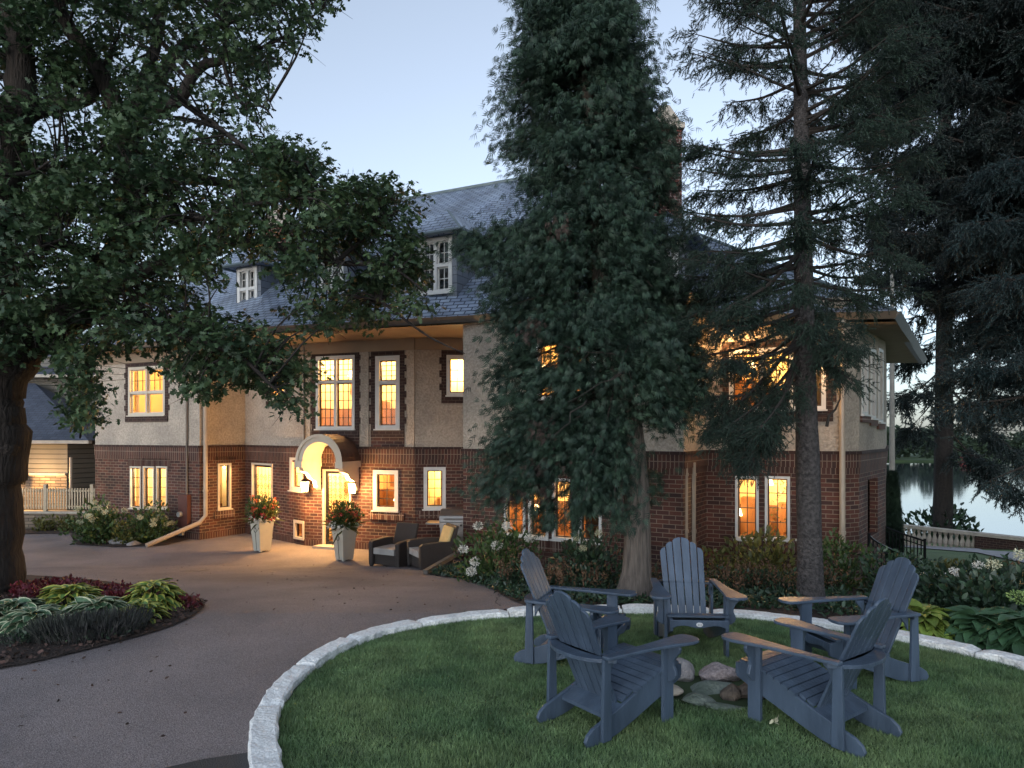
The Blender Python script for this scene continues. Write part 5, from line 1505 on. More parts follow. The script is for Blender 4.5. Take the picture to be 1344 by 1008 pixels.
# mulch chips
P = []
while len(P) < 7000:
    x, y = random.uniform(-9, -3.5), random.uniform(5, 10)
    if in_poly(x, y, island): P.append((x, y, gz(x, y) + .045 + random.uniform(0, .015)))
P = np.array(P); k = len(P)
CV, CF = [(-.3, 0, 0), (.3, .1, .05), (.25, 1, 0), (-.2, .9, .08)], [(0, 1, 2, 3)]
tag(scatter('mulch', CV, CF, P, rdirs(k, 0, .3), rdirs(k, 1.2), rng.uniform(.02, .055, k), 'mulch_chip'), 'dark shredded bark mulch spread over the island bed', 'mulch', kind='stuff')
# shrubs by the left wing
shrub('hydrangea_shrub', 'cream-flowered leafy shrub left of the three slim lit windows', 'shrub', *gp(130, 712), .72, 1.2, 'shrub_leaf', 1500, .13, 16, 'flower_cream', .085, 'shrubs below the left wing windows')
shrub('hydrangea_shrub', 'cream-flowered leafy shrub right below the three slim lit windows', 'shrub', *gp(196, 712), .66, 1.05, 'shrub_leaf', 1400, .12, 12, 'flower_cream', .08, 'shrubs below the left wing windows')
shrub('leafy_shrub', 'low green shrub between the two flowering ones at the left wing', 'shrub', *gp(165, 714), .4, .6, 'olive_leaf', 500, .11, 0, group='shrubs below the left wing windows')
for px, l in ((58, 'small yellowish plant below the stone retaining wall, left one'), (88, 'small yellowish plant below the stone retaining wall, right one')):
    shrub('small_shrub', l, 'plant', *gp(px, 697), .3, .5, 'olive_leaf', 260, .12, 0, group='small plants below the retaining wall')
# garden between kerb and house
G1 = 'plants in the bed along the wing wall'
shrub('hydrangea_shrub', 'tall shrub with white flower heads next to the foreground downspout', 'shrub', -.2, 11.9, .70, 1.12, 'shrub_leaf', 1500, .10, [(.12, -.35, 1.02), (-.05, -.45, .72), (-.62, -.3, .62), (-.48, -.45, .28), (-.42, -.35, .42), (.5, -.2, .8), (-.4, .2, .95)], 'flower_white', .085, G1, upright=.6)
shrub('leafy_shrub', 'dark leafy shrub with a few pinkish flower heads left of the bare leaning trunk', 'shrub', 1.25, 11.0, .62, .92, 'dark_shrub_leaf', 1300, .10, [(-.25, -.35, .85), (-.15, -.4, .7), (-.55, -.3, .35), (.1, -.3, .92)], 'flower_cream', .06, G1, upright=.5)
shrub('leafy_shrub', 'olive green shrub lit by the window at the right of the wing', 'shrub', 4.35, 11.9, .6, .95, 'olive_leaf', 900, .11, 0, group=G1, upright=.7)
shrub('leafy_shrub', 'small olive shrub beside the wing corner behind the middle chair', 'shrub', 3.7, 12.1, .4, .62, 'olive_leaf', 300, .11, 0, group=G1)
shrub('leafy_shrub', 'feathery dark shrub under the right corner downspout', 'shrub', 5.1, 10.6, .45, .9, 'shrub_leaf', 900, .09, 0, group=G1, upright=.7)
shrub('leafy_shrub', 'small dark bush behind the right rear lawn chair', 'shrub', 5.45, 9.7, .5, .75, 'dark_shrub_leaf', 800, .09, 0, group=G1)
labs = ['brown-plumed feathery perennial nearest the driveway corner', 'brown-plumed perennial between driveway corner and left rear chair', 'brown-plumed perennial left of the bare leaning trunk', 'brown-plumed perennial just right of the bare leaning trunk', 'brown-plumed perennial directly behind the middle chair', 'brown-plumed perennial right of the middle chair', 'brown-plumed perennial below the lit right windows', 'brown-plumed perennial just left of the speckled straight trunk', 'brown-plumed perennial right of the speckled straight trunk']
spots = [(.05, 10.7), (.45, 10.3), (1.0, 9.8), (2.05, 9.8), (2.6, 9.9), (3.05, 9.7), (3.45, 9.8), (3.75, 9.5), (4.45, 9.9)]
for (x, y), l in zip(spots, labs):
    shrub('astilbe_plant', l, 'perennial', x, y, .36, .40, 'dark_shrub_leaf', 560, .06, 0, group='brown-plumed perennials along the bed', plume=34, leafshape='leaf')
patch('ground_cover', 'low dark green ground cover filling the bed beyond the edging stones', 'ground cover', g_([(565, 756), (612, 764), (640, 774), (670, 788), (720, 799), (830, 799), (1000, 803), (1085, 814), (1150, 822), (1150, 790), (1000, 785), (850, 778), (700, 768), (610, 745)]), 9000, 'dark_shrub_leaf', .07, .02, .2, 'stuff')
G2 = 'flowering shrubs right of the lawn'
shrub('hydrangea_shrub', 'dark hydrangea with small white blooms beside the garden steps', 'shrub', 5.85, 9.0, .55, .55, 'dark_shrub_leaf', 900, .10, [(.0, -.4, .58), (-.25, -.42, .42), (.25, -.45, .36), (-.3, -.4, .5), (.1, -.5, .25)], 'flower_white', .06, G2)
shrub('hydrangea_shrub', 'dark hydrangea with a round pale green bloom near the right edge', 'shrub', 5.55, 7.9, .5, .5, 'dark_shrub_leaf', 900, .11, [(-.08, -.48, .34), (.25, -.42, .46)], 'flower_lime', .085, G2)
shrub('hydrangea_shrub', 'dark hydrangea with creamy blooms cut by the right edge', 'shrub', 6.25, 8.5, .55, .62, 'dark_shrub_leaf', 800, .11, 5, 'flower_cream', .08, G2)
shrub('leafy_shrub', 'rusty orange shrub at the right edge beyond the hydrangeas', 'shrub', 8.0, 10.9, .5, .36, 'plume', 700, .09, 0, group=G2)
shrub('leafy_shrub', 'dark mounded shrub behind the hydrangeas on the right', 'shrub', 7.2, 10.2, .8, .42, 'dark_shrub_leaf', 1300, .09, 0, group=G2)
shrub('leafy_shrub', 'small yellow-green shrub in the lower lawn bed', 'shrub', 7.9, 12.3, .3, .35, 'olive_leaf', 400, .09, 0, group=G2)
patch('ground_cover', 'low leafy ground cover between the hydrangeas right of the steps', 'ground cover', [(5.0, 8.2), (5.6, 7.4), (7.6, 8.4), (8.6, 11.5), (6.6, 11.2), (5.4, 9.6)], 4500, 'dark_shrub_leaf', .08, .02, .16, 'stuff')
# conical evergreen at the house corner
ce = empty('conical_evergreen', (9.6, 17.3, gz(9.6, 17.3)), 0, 'narrow dark conical evergreen behind the steps at the house corner', 'tree')
k = 5200; t_ = rng.uniform(0, 1, k) ** .8; a = rng.uniform(0, 6.28, k); rr = .34 * (1 - t_) ** .7 * rng.uniform(.75, 1, k)
loc = np.stack([np.cos(a) * rr * .6, np.sin(a) * rr * .6, (.1 + 2.1 * t_)], 1); d = np.stack([np.cos(a), np.sin(a), np.full(k, .9)], 1)
scatter('crown', FAN_V, FAN_F, loc, d, rdirs(k), rng.uniform(.1, .18, k), 'thuja_leaf', ce)
m = MB(); m.tube([(0, 0, -.1), (0, 0, 1.9)], [.06, .01], 6); m.build('trunk', 'dark_bark', ce)
# leafy growth round the far spruce
shrub('leafy_shrub', 'leafy bush behind the balustrade at the foot of the far tall tree', 'shrub', 18.6, 29.6, 1.5, 2.3, 'dark_shrub_leaf', 900, .3, 0, group='bushes by the lake', z=-5.2)
# the wood on the far shore
k = 26; L_, D_ = [], []
fx = -330
while fx < 560:
    hgt = random.uniform(8, 13.5) + 2.2 * math.sin(fx * .02); w_ = random.uniform(6, 11)
    n_ = 420
    p = leafcloud((fx, 262 + random.uniform(-4, 10), -9 + hgt * .52), 1, n_, 1)
    c = np.array((fx, 262, -9 + hgt * .52)); q_ = (p - c) * np.array([w_ * .62, 5, hgt * .52]) + c
    L_.append(q_); D_.append(rdirs(n_)); fx += w_ * random.uniform(.35, .6)
loc = np.concatenate(L_); d = np.concatenate(D_); n = len(loc)
o = scatter('far_wood', LEAF_V, LEAF_F, loc, d, rdirs(n), rng.uniform(1.2, 2.4, n) * 1.1, 'far_leaf')
tag(o, 'dark band of trees along the far shore of the lake', 'wood', kind='stuff')
# ------------------------------------------------------------ lawn chairs
def fanback():
    pass
def make_chair(label):
    t = empty('lawn_chair', (0, 0, 0), 0, label, 'lawn chair', 'blue-grey slatted lawn chairs round the stones')
    def bd(name, mb, bev=.004): return mb.build(name, 'chair_paint', t, bevel=bev)
    top = [(.92, .27), (.925, .33), (.90, .375), (.84, .385), (.76, .378), (.62, .335), (.46, .265), (.30, .20), (.14, .145), (.05, .115), (.0, .08), (-.02, .04), (0, .0), (.14, .0), (.28, .03), (.44, .085), (.60, .145), (.76, .20)]
    for s in (-1, 1):
        m = MB(); m.extr([(s * .245 - .014, y, z) for y, z in top], (.028, 0, 0)); bd('side_rail', m)
        m = MB(); m.box((s * .278 - .014, .70, 0), (s * .278 + .014, .80, .56)); bd('front_leg', m)
        m = MB(); m.extr([(s * .278 - .014, y, z) for y, z in ((.10, .02), (.185, .02), (.175, .56), (.115, .56))], (.028, 0, 0)); bd('rear_post', m)
        # paddle arm
        arm = [(.27, .95), (.33, .965), (.39, .955), (.425, .92), (.435, .86), (.42, .78), (.385, .66), (.36, .52), (.345, .36), (.335, .22), (.325, .12), (.262, .12), (.262, .35), (.258, .55), (.25, .72), (.24, .86), (.248, .925)]
        m = MB(); pts = [(s * x, y, .562) for x, y in arm]
        if s < 0: pts = pts[::-1]
        m.extr(pts, (0, 0, .024)); bd('arm', m, .006)
        # scrolled bracket under the arm, on the outside of the front leg
        br = [(0, 0), (.10, 0), (.108, -.02), (.098, -.05), (.07, -.08), (.052, -.12), (.05, -.15), (.066, -.18), (.072, -.21), (.06, -.24), (.03, -.262), (0, -.27)]
        m = MB(); m.extr([(s * (.292 + x), .737, .56 + z) for x, z in br], (0, .026, 0)); bd('arm_bracket', m)
        m = MB(); m.extr([(s * (.264 + 0), .125 + x, .56 + z) for x, z in ((.06, 0), (.14, 0), (.13, -.03), (.09, -.07), (.075, -.11), (.06, -.13))], (s * -.0 + .024 * (-s), 0, 0)); bd('arm_bracket', m)
    # crescent band behind the back
    m = MB(); o_, i_ = [], []
    for k in range(13):
        u = -1 + 2 * k / 12; x = .33 * u
        o_.append((x, .02 + .17 * abs(u) ** 2.6, .535)); i_.append((x * .98, .135 + .055 * u * u, .535))
    m.extr(o_ + i_[::-1], (0, 0, .026)); bd('back_band', m, .006)
    # seat slats
    m = MB(); ys = [(.855, .394), (.80, .392), (.745, .383), (.69, .366), (.635, .348), (.58, .328), (.525, .305), (.47, .281), (.415, .258), (.36, .236)]
    for i, (y, z) in enumerate(ys):
        sl = -.42 if i > 2 else (-.05, -.12, -.25)[i]
        w_ = .272 if i < 8 else .232
        dy, dz = .024 * math.cos(sl), -.024 * math.sin(sl)
        m.hexa([(-w_, y - dy, z - dz - .009), (w_, y - dy, z - dz - .009), (w_, y + dy, z + dz - .009), (-w_, y + dy, z + dz - .009), (-w_, y - dy, z - dz + .009), (w_, y - dy, z - dz + .009), (w_, y + dy, z + dz + .009), (-w_, y + dy, z + dz + .009)])
    bd('seat', m, .003)
    m = MB(); ap_ = [(-.262, .372), (.262, .372), (.262, .285)] + [(.262 - .524 * k / 16, .285 + .035 * math.sin(math.pi * k / 16) + (.018 * math.sin(3 * math.pi * k / 16))) for k in range(1, 16)] + [(-.262, .285)]
    m.extr([(x, .905, z) for x, z in ap_], (0, .02, 0)); ap = bd('front_apron', m)
    # back: six slats fanned and scalloped, leaning back
    by, bz = .335, .215; rec = R(24)
    def bp(x, h, n=0):
        return (x, by - h * math.sin(rec) - n * math.cos(rec), bz + h * math.cos(rec) - n * math.sin(rec))
    m = MB()
    edges_b = [.004, .072, .136, .196]; edges_t = [.004, .088, .158, .222]
    tops = [.84, .793, .735]
    for s in (-1, 1):
        for i in range(3):
            b0, b1 = edges_b[i] + (.004 if i else 0), edges_b[i + 1] - .004
            t0, t1 = edges_t[i] + (.004 if i else 0), edges_t[i + 1] - .004
            H_ = tops[i]
            dr_ = (.045, .045, .06)[i]
            pr = [(b0, -.03), (b1, -.03), (t1, H_ - dr_)]
            for k in range(1, 8):
                a = math.pi / 2 * k / 7
                pr.append((t0 + (t1 - t0) * math.cos(a), H_ - dr_ + dr_ * math.sin(a)))
            pts = [bp(s * x, h) for x, h in pr]
            m.extr(pts, Vector(bp(0, 0, .02)) - Vector(bp(0, 0, 0)))
    bd('backrest', m, .004)
    m = MB(); m.hexa([(-.235, .20, .125), (.235, .20, .125), (.235, .33, .185), (-.235, .33, .185), (-.235, .20, .15), (.235, .20, .15), (.235, .33, .21), (-.235, .33, .21)]); bd('rear_crosspiece', m)
    return t, ap
spots = [((1.74, 7.08), (-.06, -1), 'middle rear lawn chair facing the camera with a white badge on its seat front'),
         ((.13, 6.38), (.92, -.39), 'left rear lawn chair beside the edging stones, turned toward the stones'),
         ((.34, 4.66), (.80, .60), 'left front lawn chair seen from behind, overlapping the left rear one'),
         ((2.41, 4.47), (-.60, .80), 'right front lawn chair seen from behind, nearest the camera'),
         ((3.38, 5.93), (-.97, -.22), 'right rear lawn chair, its back overlapped by the right front one')]
proto, apron = make_chair(spots[0][2])
for i, ((x, y), h, lab) in enumerate(spots):
    rz = math.atan2(-h[0], h[1])
    if i == 0: proto.location = (x, y, LAWN_Z + .005); proto.rotation_euler = (0, 0, rz)
    else: dup(proto, (x, y, LAWN_Z + .005), rz, lab)
m = MB(); m.tube([(0, .924, .335), (0, .932, .335)], [.024, .022], 14)
for v in range(len(m.v)): m.v[v] = (m.v[v][0] * 1.3, m.v[v][1], .335 + (m.v[v][2] - .335) * .85)
m.build('badge', 'badge', proto)
m = MB()
for k in range(3): m.tube([(-.012 + .012 * k, .9335, .33), (-.012 + .012 * k, .9335, .34)], .003, 4)
m.build('badge_emblem', 'black_metal', proto)

# ------------------------------------------------------------ fire pit stones
def rock(name, label, x, y, z, rx, ry, rz, mat, seed, cat='stone', group='stones of the fire ring', rot=0, flat=False):
    r_ = random.Random(seed); bm = bmesh.new(); bmesh.ops.create_icosphere(bm, subdivisions=4, radius=1)
    ph = [Vector([r_.uniform(-1, 1) for _ in range(3)]).normalized() for _ in range(9)]; cut_ = [r_.uniform(.62, .92) for _ in range(9)]
    f1 = [r_.uniform(0, 6) for _ in range(6)]
    for v in bm.verts:
        c = v.co.copy()
        for p_, k_ in zip(ph, cut_):
            d_ = c.dot(p_)
            if d_ > k_: c -= p_ * (d_ - k_) * .85
        nn = .05 * math.sin(c.x * 4 + f1[0]) * math.sin(c.y * 5 + f1[1]) + .03 * math.sin(c.z * 9 + f1[2]) * math.sin(c.x * 8 + f1[3]) + r_.uniform(-.006, .006)
        v.co = c * (1 + nn); v.co.x *= rx; v.co.y *= ry; v.co.z *= rz
    me = bpy.data.meshes.new(name); bm.to_mesh(me); bm.free(); me.materials.append(MATS[mat])
    me.polygons.foreach_set('use_smooth', [True] * len(me.polygons))
    o = bpy.data.objects.new(name, me); o.location = (x, y, z); o.rotation_euler = (r_.uniform(-.15, .15), r_.uniform(-.15, .15), rot or r_.uniform(0, 3)); col.objects.link(o)
    return tag(o, label, cat, group)
lz = LAWN_Z
rock('stone', 'pale rounded grey stone at the back left of the stone ring', 1.43, 5.78, lz + .05, .14, .11, .10, 'rock', 3)
rock('stone', 'big pinkish granite stone at the back of the stone ring', 1.74, 5.74, lz + .045, .18, .12, .09, 'rock_pink', 5, rot=.1)
rock('stone', 'small pale stone right behind the brown one in the stone ring', 2.0, 5.72, lz + .03, .10, .09, .08, 'rock', 7)
rock('stone', 'dark brown flat stone at the right front of the stone ring', 1.92, 5.38, lz + .04, .19, .10, .075, 'rock_brown', 9, rot=.4)
rock('stone', 'dark wedge stone in the middle front of the stone ring', 1.70, 5.33, lz + .03, .09, .08, .08, 'rock_brown', 12)
rock('stone', 'greenish flat stone at the left front of the stone ring', 1.42, 5.26, lz + .01, .15, .09, .05, 'rock_green', 14, rot=.2)
rock('stone', 'tan sloping stone at the left of the stone ring beside the front chair', 1.24, 5.42, lz + .03, .12, .09, .055, 'cast_stone', 16)
rock('stone', 'flat pale green stone at the very front of the stone ring', 1.62, 5.14, lz - .005, .22, .07, .03, 'rock_green', 18, rot=.05)
rock('stone', 'mossy sunken stone in the middle of the stone ring', 1.58, 5.5, lz - .01, .24, .14, .055, 'rock_green', 21, rot=.5)
rock('stone', 'pale low stone at the right front of the stone ring', 2.08, 5.22, lz + .0, .10, .08, .05, 'rock', 24)
# boulders in the left house bed and by the steps
for i, (px, py, s_, l) in enumerate([(158, 714, .2, 'tan boulder between the shrubs below the left wing'), (176, 716, .14, 'small tan boulder in front of the right flowering shrub')]):
    p = gp(px, py); rock('boulder', l, p.x, p.y, gz(p.x, p.y) + s_ * .3, s_ * 1.6, s_, s_ * .6, 'rock', 40 + i, 'boulder', 'boulders in the left house bed')
for i, (x, y, s_, l) in enumerate([(6.4, 10.9, .2, 'flat grey boulder at the foot of the garden steps'), (7.15, 11.6, .28, 'wide pale slab stone beside the lower railing post'), (5.5, 8.3, .16, 'pale stone behind the lime green hosta')]):
    rock('boulder', l, x, y, gz(x, y) + s_ * .3, s_ * 1.5, s_, s_ * .5, 'limestone', 50 + i, 'boulder', 'boulders by the steps')

# ------------------------------------------------------------ planters
def planter(px, py, D, rz, label, seed):
    p = pd(px, D); z = at(px, py, D).z
    t = empty('flower_planter', (p.x, p.y, z), rz, label, 'planter', 'tall tapered planters by the entrance')
    m = MB(); b, tp_, h = .15, .215, .78
    m.hexa([(-b, -b, .03), (b, -b, .03), (b, b, .03), (-b, b, .03), (-tp_, -tp_, h), (tp_, -tp_, h), (tp_, tp_, h), (-tp_, tp_, h)])
    m.build('pot', 'planter_mat', t, bevel=.012)
    m = MB(); m.box((-tp_ - .018, -tp_ - .018, h + .001), (tp_ + .018, tp_ + .018, h + .035)); m.build('rim', 'planter_mat', t, bevel=.006)
    m = MB()
    for sx in (-1, 1):
        for sy in (-1, 1): m.box((sx * .11 - .03, sy * .11 - .03, 0), (sx * .11 + .03, sy * .11 + .03, .029))
    m.build('feet', 'planter_mat', t)
    def em(nrm):
        m_ = MB()
        fy = lambda z_: b + (tp_ - b) * (z_ - .03) / (h - .03) + .004
        pts = [(math.cos(a) * .05, math.sin(a) * .062 + .56) for a in [k * math.pi / 8 for k in range(17)]]
        m_.tube([(x, -fy(zz), zz) for x, zz in pts], .008, 5)
        for (za, zb) in ((.05, .50), (.50, .505)): m_.tube([(0, -fy(za), za), (0, -fy(zb), zb)], .006, 5)
        m_.tube([(0, -fy(.62), .62), (0, -fy(.66), .66)], .006, 5)
        if nrm: m_.v = [(v[1], -v[0], v[2]) for v in m_.v]
        return m_.build('ring_ornament', 'black_metal', t)
    em(0); em(1)
    r = np.random.default_rng(seed); n = 900
    lf = leafcloud((0, 0, h + .28), .42, n, .85); lf[:, 2] = np.maximum(lf[:, 2], h - .02)
    scatter('leaves', LEAF_V, LEAF_F, lf, lf - np.array([0, 0, h]) + rng.normal(0, .15, lf.shape), rdirs(n, 1), rng.uniform(.05, .11, n), 'shrub_leaf', t)
    n = 160; sp_ = leafcloud((0, 0, h + .05), .1, n, .3)
    scatter('grass_leaves', [(-.03, 0, 0), (.03, 0, 0), (.03, .6, -.03), (0, 1, -.15), (-.03, .6, -.03)], [(0, 1, 2, 3, 4)], sp_, rdirs(n, .9), rdirs(n, .5), rng.uniform(.3, .6, n), 'olive_leaf', t)
    for mat, cnt, zr, rr in (('flower_orange', 30, (.2, .62), .36), ('flower_red', 26, (.0, .4), .38), ('flower_white', 22, (-.03, .18), .36)):
        for k in range(cnt):
            a = random.uniform(0, 6.28); rad = rr * random.uniform(.6, 1.05); zz = h + random.uniform(*zr)
            kk = 9; c = leafcloud((math.cos(a) * rad, math.sin(a) * rad, zz), .035, kk, 1); dd = rdirs(kk)
            if k == 0: C_, D_ = [c], [dd]
            else: C_.append(c); D_.append(dd)
        C_ = np.concatenate(C_); D_ = np.concatenate(D_)
        scatter('blooms', LEAF_V, LEAF_F, C_, D_, rdirs(len(C_)), rng.uniform(.05, .085, len(C_)), mat, t)
planter(344, 723, 17.8, R(-38), 'tall cream planter with orange and red flowers in front of the side door', 1)
planter(452, 735, 16.6, R(-38), 'tall cream planter with white and purple-tinted flowers in front of the entrance door', 2)

# ------------------------------------------------------------ wicker chairs, side table, grill
def wicker(x, y, rz, label, cush):
    z = gz(x, y)
    t = empty('wicker_chair', (x, y, z + .012), rz, label, 'armchair', 'dark wicker armchairs by the grill')
    m = MB(); m.box((-.30, -.30, .06), (.30, .36, .30)); m.build('seat_base', 'wicker', t, bevel=.015)
    for s in (-1, 1):
        m = MB(); m.extr([(s * .375 - .06, yy, zz) for yy, zz in ((-.36, .05), (.38, .05), (.40, .60), (.1, .62), (-.30, .60), (-.37, .56))], (.12, 0, 0)); m.build('arm', 'wicker', t, bevel=.02)
        for yy in (-.33, .33):
            m = MB(); m.box((s * .375 - .03, yy - .03, 0), (s * .375 + .03, yy + .03, .055)); m.build('leg', 'black_metal', t)
    m = MB(); m.extr([(-.31, .30, .30), (-.31, .40, .30), (-.31, .58, .92), (-.31, .52, .93), (-.31, .44, .7)], (.62, 0, 0)); m.build('backrest', 'wicker', t, bevel=.02)
    m = MB(); m.box((-.29, -.36, .305), (.29, .28, .44)); m.build('seat_cushion', 'cushion_grey', t, bevel=.045)
    if cush:
        m = MB(); m.extr([(-.25, .27, .43), (-.25, .34, .42), (-.25, .50, .88), (-.25, .43, .90)], (.5, 0, 0)); m.build('back_cushion', 'cushion_yellow', t, bevel=.03)
    return t
wicker(-2.72, 15.75, R(-28), 'dark wicker armchair on the left with grey seat cushion facing the driveway', False)
wicker(-1.80, 14.95, R(-62), 'dark wicker armchair on the right with yellow back cushion, nearer the grill', True)
x, y = -2.18, 15.75; z = gz(x, y) + .012
t = empty('side_table', (x, y, z), R(-28), 'small dark wicker side table between the two wicker armchairs', 'side table')
m = MB(); m.box((-.2, -.2, .02), (.2, .2, .48)); m.build('table_body', 'wicker', t, bevel=.01)
m = MB(); m.box((-.22, -.22, .482), (.22, .22, .51)); m.build('table_top', 'wicker', t, bevel=.006)
o = rock('ornament', 'small pale rounded object lying on the wicker side table', x, y, z + .545, .055, .045, .035, 'terracotta', 77, 'ornament', None)
x, y = -1.32, 16.95; z = gz(x, y) + .012
gr = empty('gas_grill', (x, y, z), R(-3), 'stainless steel gas grill standing against the brick wall behind the wicker chairs', 'grill')
m = MB(); m.box((-.42, -.28, .10), (.42, .28, .78)); m.build('cabinet', 'steel', gr, bevel=.01)
m = MB(); m.extr([(-.44, -.30, .90), (-.44, .30, .90), (-.44, .30, 1.06), (-.44, .16, 1.20), (-.44, -.05, 1.20), (-.44, -.25, 1.06)], (.88, 0, 0)); lid = m.build('lid', 'steel', gr, bevel=.015)
m = MB(); m.tube([(-.32, -.36, 1.0), (.32, -.36, 1.0)], .014, 8); m.tube([(-.3, -.36, 1.0), (-.3, -.27, 1.0)], .01, 6); m.tube([(.3, -.36, 1.0), (.3, -.27, 1.0)], .01, 6); m.build('handle', 'steel', lid)
m = MB(); m.box((-.43, -.31, .782), (.43, .29, .897)); m.build('control_panel', 'steel', gr, bevel=.006)
for k in range(4):
    m = MB(); m.tube([(-.3 + .2 * k, -.312, .84), (-.3 + .2 * k, -.345, .84)], .024, 10); m.build('knob', 'black_metal', gr)
for s in (-1, 1):
    m = MB(); a, b = sorted((s * .445, s * .78)); m.box((a, -.28, .85), (b, .26, .885)); m.build('side_shelf', 'steel', gr, bevel=.006)
m = MB(); m.box((-.40, -.29, .14), (-.01, -.281, .74)); m.box((.01, -.29, .14), (.40, -.281, .74)); m.build('cabinet_door', 'steel', gr)
for sx in (-1, 1):
    for sy in (-1, 1):
        m = MB(); m.tube([(sx * .36 - .015, sy * .22, .05), (sx * .36 + .015, sy * .22, .05)], .05, 10); m.build('wheel', 'black_metal', gr)
# foreground downspout pipe lying to the drive
a, b = gp(558, 755), gp(608, 728)
a = Vector((a.x, a.y, gz(*a) + .06)); b = at(608, 722, 15.2)
m = MB(); dd = (b - a).normalized(); sd = Vector((dd.y, -dd.x, 0)).normalized() * .05; up = sd.cross(dd).normalized() * .04
m.hexa([a - sd - up, a + sd - up, b + sd - up, b - sd - up, a - sd + up, a + sd + up, b + sd + up, b - sd + up])
tag(m.build('drain_pipe', 'gutter', bevel=.008), 'square grey drain pipe sloping onto the driveway beside the wicker chairs', 'drain pipe')

# ------------------------------------------------------------ steps with railings, balustrade, pole
stp = empty('garden_steps', (7.2, 12.6, -3.0), 0, 'pale stone steps descending from the house porch to the lower lawn', 'steps')
NT = Vector((6.95, 13.35)); NE = Vector((8.27, 14.0)); FT = Vector((8.5, 15.75)); FE = Vector((9.33, 15.5))
ns = 4
for k in range(ns):
    m = MB(); ta, tb2 = k / ns, (k + 1) / ns + .03; zt = -2.98 - .09 * k
    q = [NT.lerp(NE, ta), NT.lerp(NE, tb2), FT.lerp(FE, tb2), FT.lerp(FE, ta)]
    m.hexa([(p.x, p.y, -3.7) for p in q] + [(p.x, p.y, zt) for p in q]); adopt(m.build('step', 'limestone', bevel=.01), stp)
def railing(p0, p1, z0, z1, hgt, label):
    t = empty('stair_railing', (p0.x, p0.y, z0 - hgt), 0, label, 'railing', 'black iron railings of the garden steps')
    ps = []
    for k in range(13):
        u = k / 12; p = p0.lerp(p1, u); ps.append(Vector((p.x, p.y, z0 + (z1 - z0) * (u ** .8))))
    m = MB(); m.tube(ps, .022, 6); m.tube([p - Vector((0, 0, .12)) for p in ps], .012, 6); m.tube([p - Vector((0, 0, hgt - .08)) for p in ps], .014, 6)
    adopt(m.build('handrail', 'iron'), t)
    for k in range(13):
        p = ps[k]; m = MB()
        if k in (0, 12): m.box((p.x - .02, p.y - .02, p.z - hgt - .2), (p.x + .02, p.y + .02, p.z + .05)); adopt(m.build('post', 'iron'), t)
        else: m.box((p.x - .009, p.y - .009, p.z - hgt + .08), (p.x + .009, p.y + .009, p.z - .02)); adopt(m.build('baluster', 'iron'), t)
railing(NT, NE, at(1139, 703, 13.35).z, at(1204, 736, 14.0).z, .78, 'near black iron stair railing against the brick house corner')
railing(FT, FE, at(1160, 689, 15.75).z, at(1213, 710, 15.5).z, .85, 'far black iron stair railing beside the lower lawn')
# balustrade: rail from px 1178,687 to 1344,694, pier wall from 1279
bal = empty('stone_balustrade', (15, 26, -4.3), 0, 'stone balustrade with turned balusters overlooking the lake', 'balustrade')
A0, A1 = at(1170, 688.5, 27.0), at(1282, 694, 24.5)
A2 = at(1420, 701, 22.0)
def bz(a): return a.z
m = MB()
def rail(m, a, b, za, zb, w=.16):
    d_ = (Vector((b.x, b.y)) - Vector((a.x, a.y))).normalized(); n_ = Vector((-d_.y, d_.x, 0)) * w
    m.hexa([a - n_ + Vector((0, 0, za)), b - n_ + Vector((0, 0, za)), b + n_ + Vector((0, 0, za)), a + n_ + Vector((0, 0, za)), a - n_ + Vector((0, 0, zb)), b - n_ + Vector((0, 0, zb)), b + n_ + Vector((0, 0, zb)), a + n_ + Vector((0, 0, zb))])
zt = -3.5
for p in (A0, A1, A2): p.z = zt
rail(m, A0, A1, -.11, 0, .17); adopt(m.build('top_rail', 'cast_stone', bevel=.015), bal)
m = MB(); rail(m, A0, A1, -.98, -.74, .18); adopt(m.build('base_rail', 'cast_stone', bevel=.015), bal)
prof = [(.075, 0), (.075, .06), (.05, .09), (.062, .14), (.098, .22), (.085, .32), (.048, .44), (.040, .50), (.06, .53), (.05, .55), (.072, .58), (.072, .628)]
m = MB(); m.lathe((0, 0, 0), prof, 12); b0 = m.build('baluster', 'cast_stone', smooth=False)
nbal = 16
for k in range(nbal):
    p = A0.lerp(A1, (k + .5) / nbal)
    o = b0 if k == 0 else b0.copy()
    if k: col.objects.link(o)
    o.parent = bal; o.matrix_parent_inverse = Matrix.Translation(-bal.location); o.location = (p.x, p.y, zt - .739)
pw = empty('brick_pier_wall', (18, 23, -4.3), 0, 'low brick parapet wall continuing the balustrade at the right edge', 'wall')
m = MB(); rail(m, A1, A2, -.80, -.112, .15); adopt(m.build('brick_panel', 'dark_brick'), pw)
m = MB(); rail(m, A1, A2, -.108, 0, .20); adopt(m.build('coping', 'cast_stone', bevel=.015), pw)
m = MB(); rail(m, A1, A2, -1.1, -.803, .19); adopt(m.build('base', 'cast_stone', bevel=.015), pw)
fp = at(1186, 690, 26.4); m = MB(); m.tube([(fp.x, fp.y + .8, -5), (fp.x, fp.y + .8, 8.0)], [.12, .06], 10)
fl_ = tag(m.build('flag_pole', 'pole_grey', origin=(fp.x, fp.y + .8, -4.4)), 'tall plain grey pole standing by the lake behind the balustrade', 'pole')
m = MB(); m.lathe((0, 0, 12.4), [(.01, -.1), (.1, -.03), (.1, .05), (.01, .12)], 8); m.build('finial', 'pole_grey', fl_)
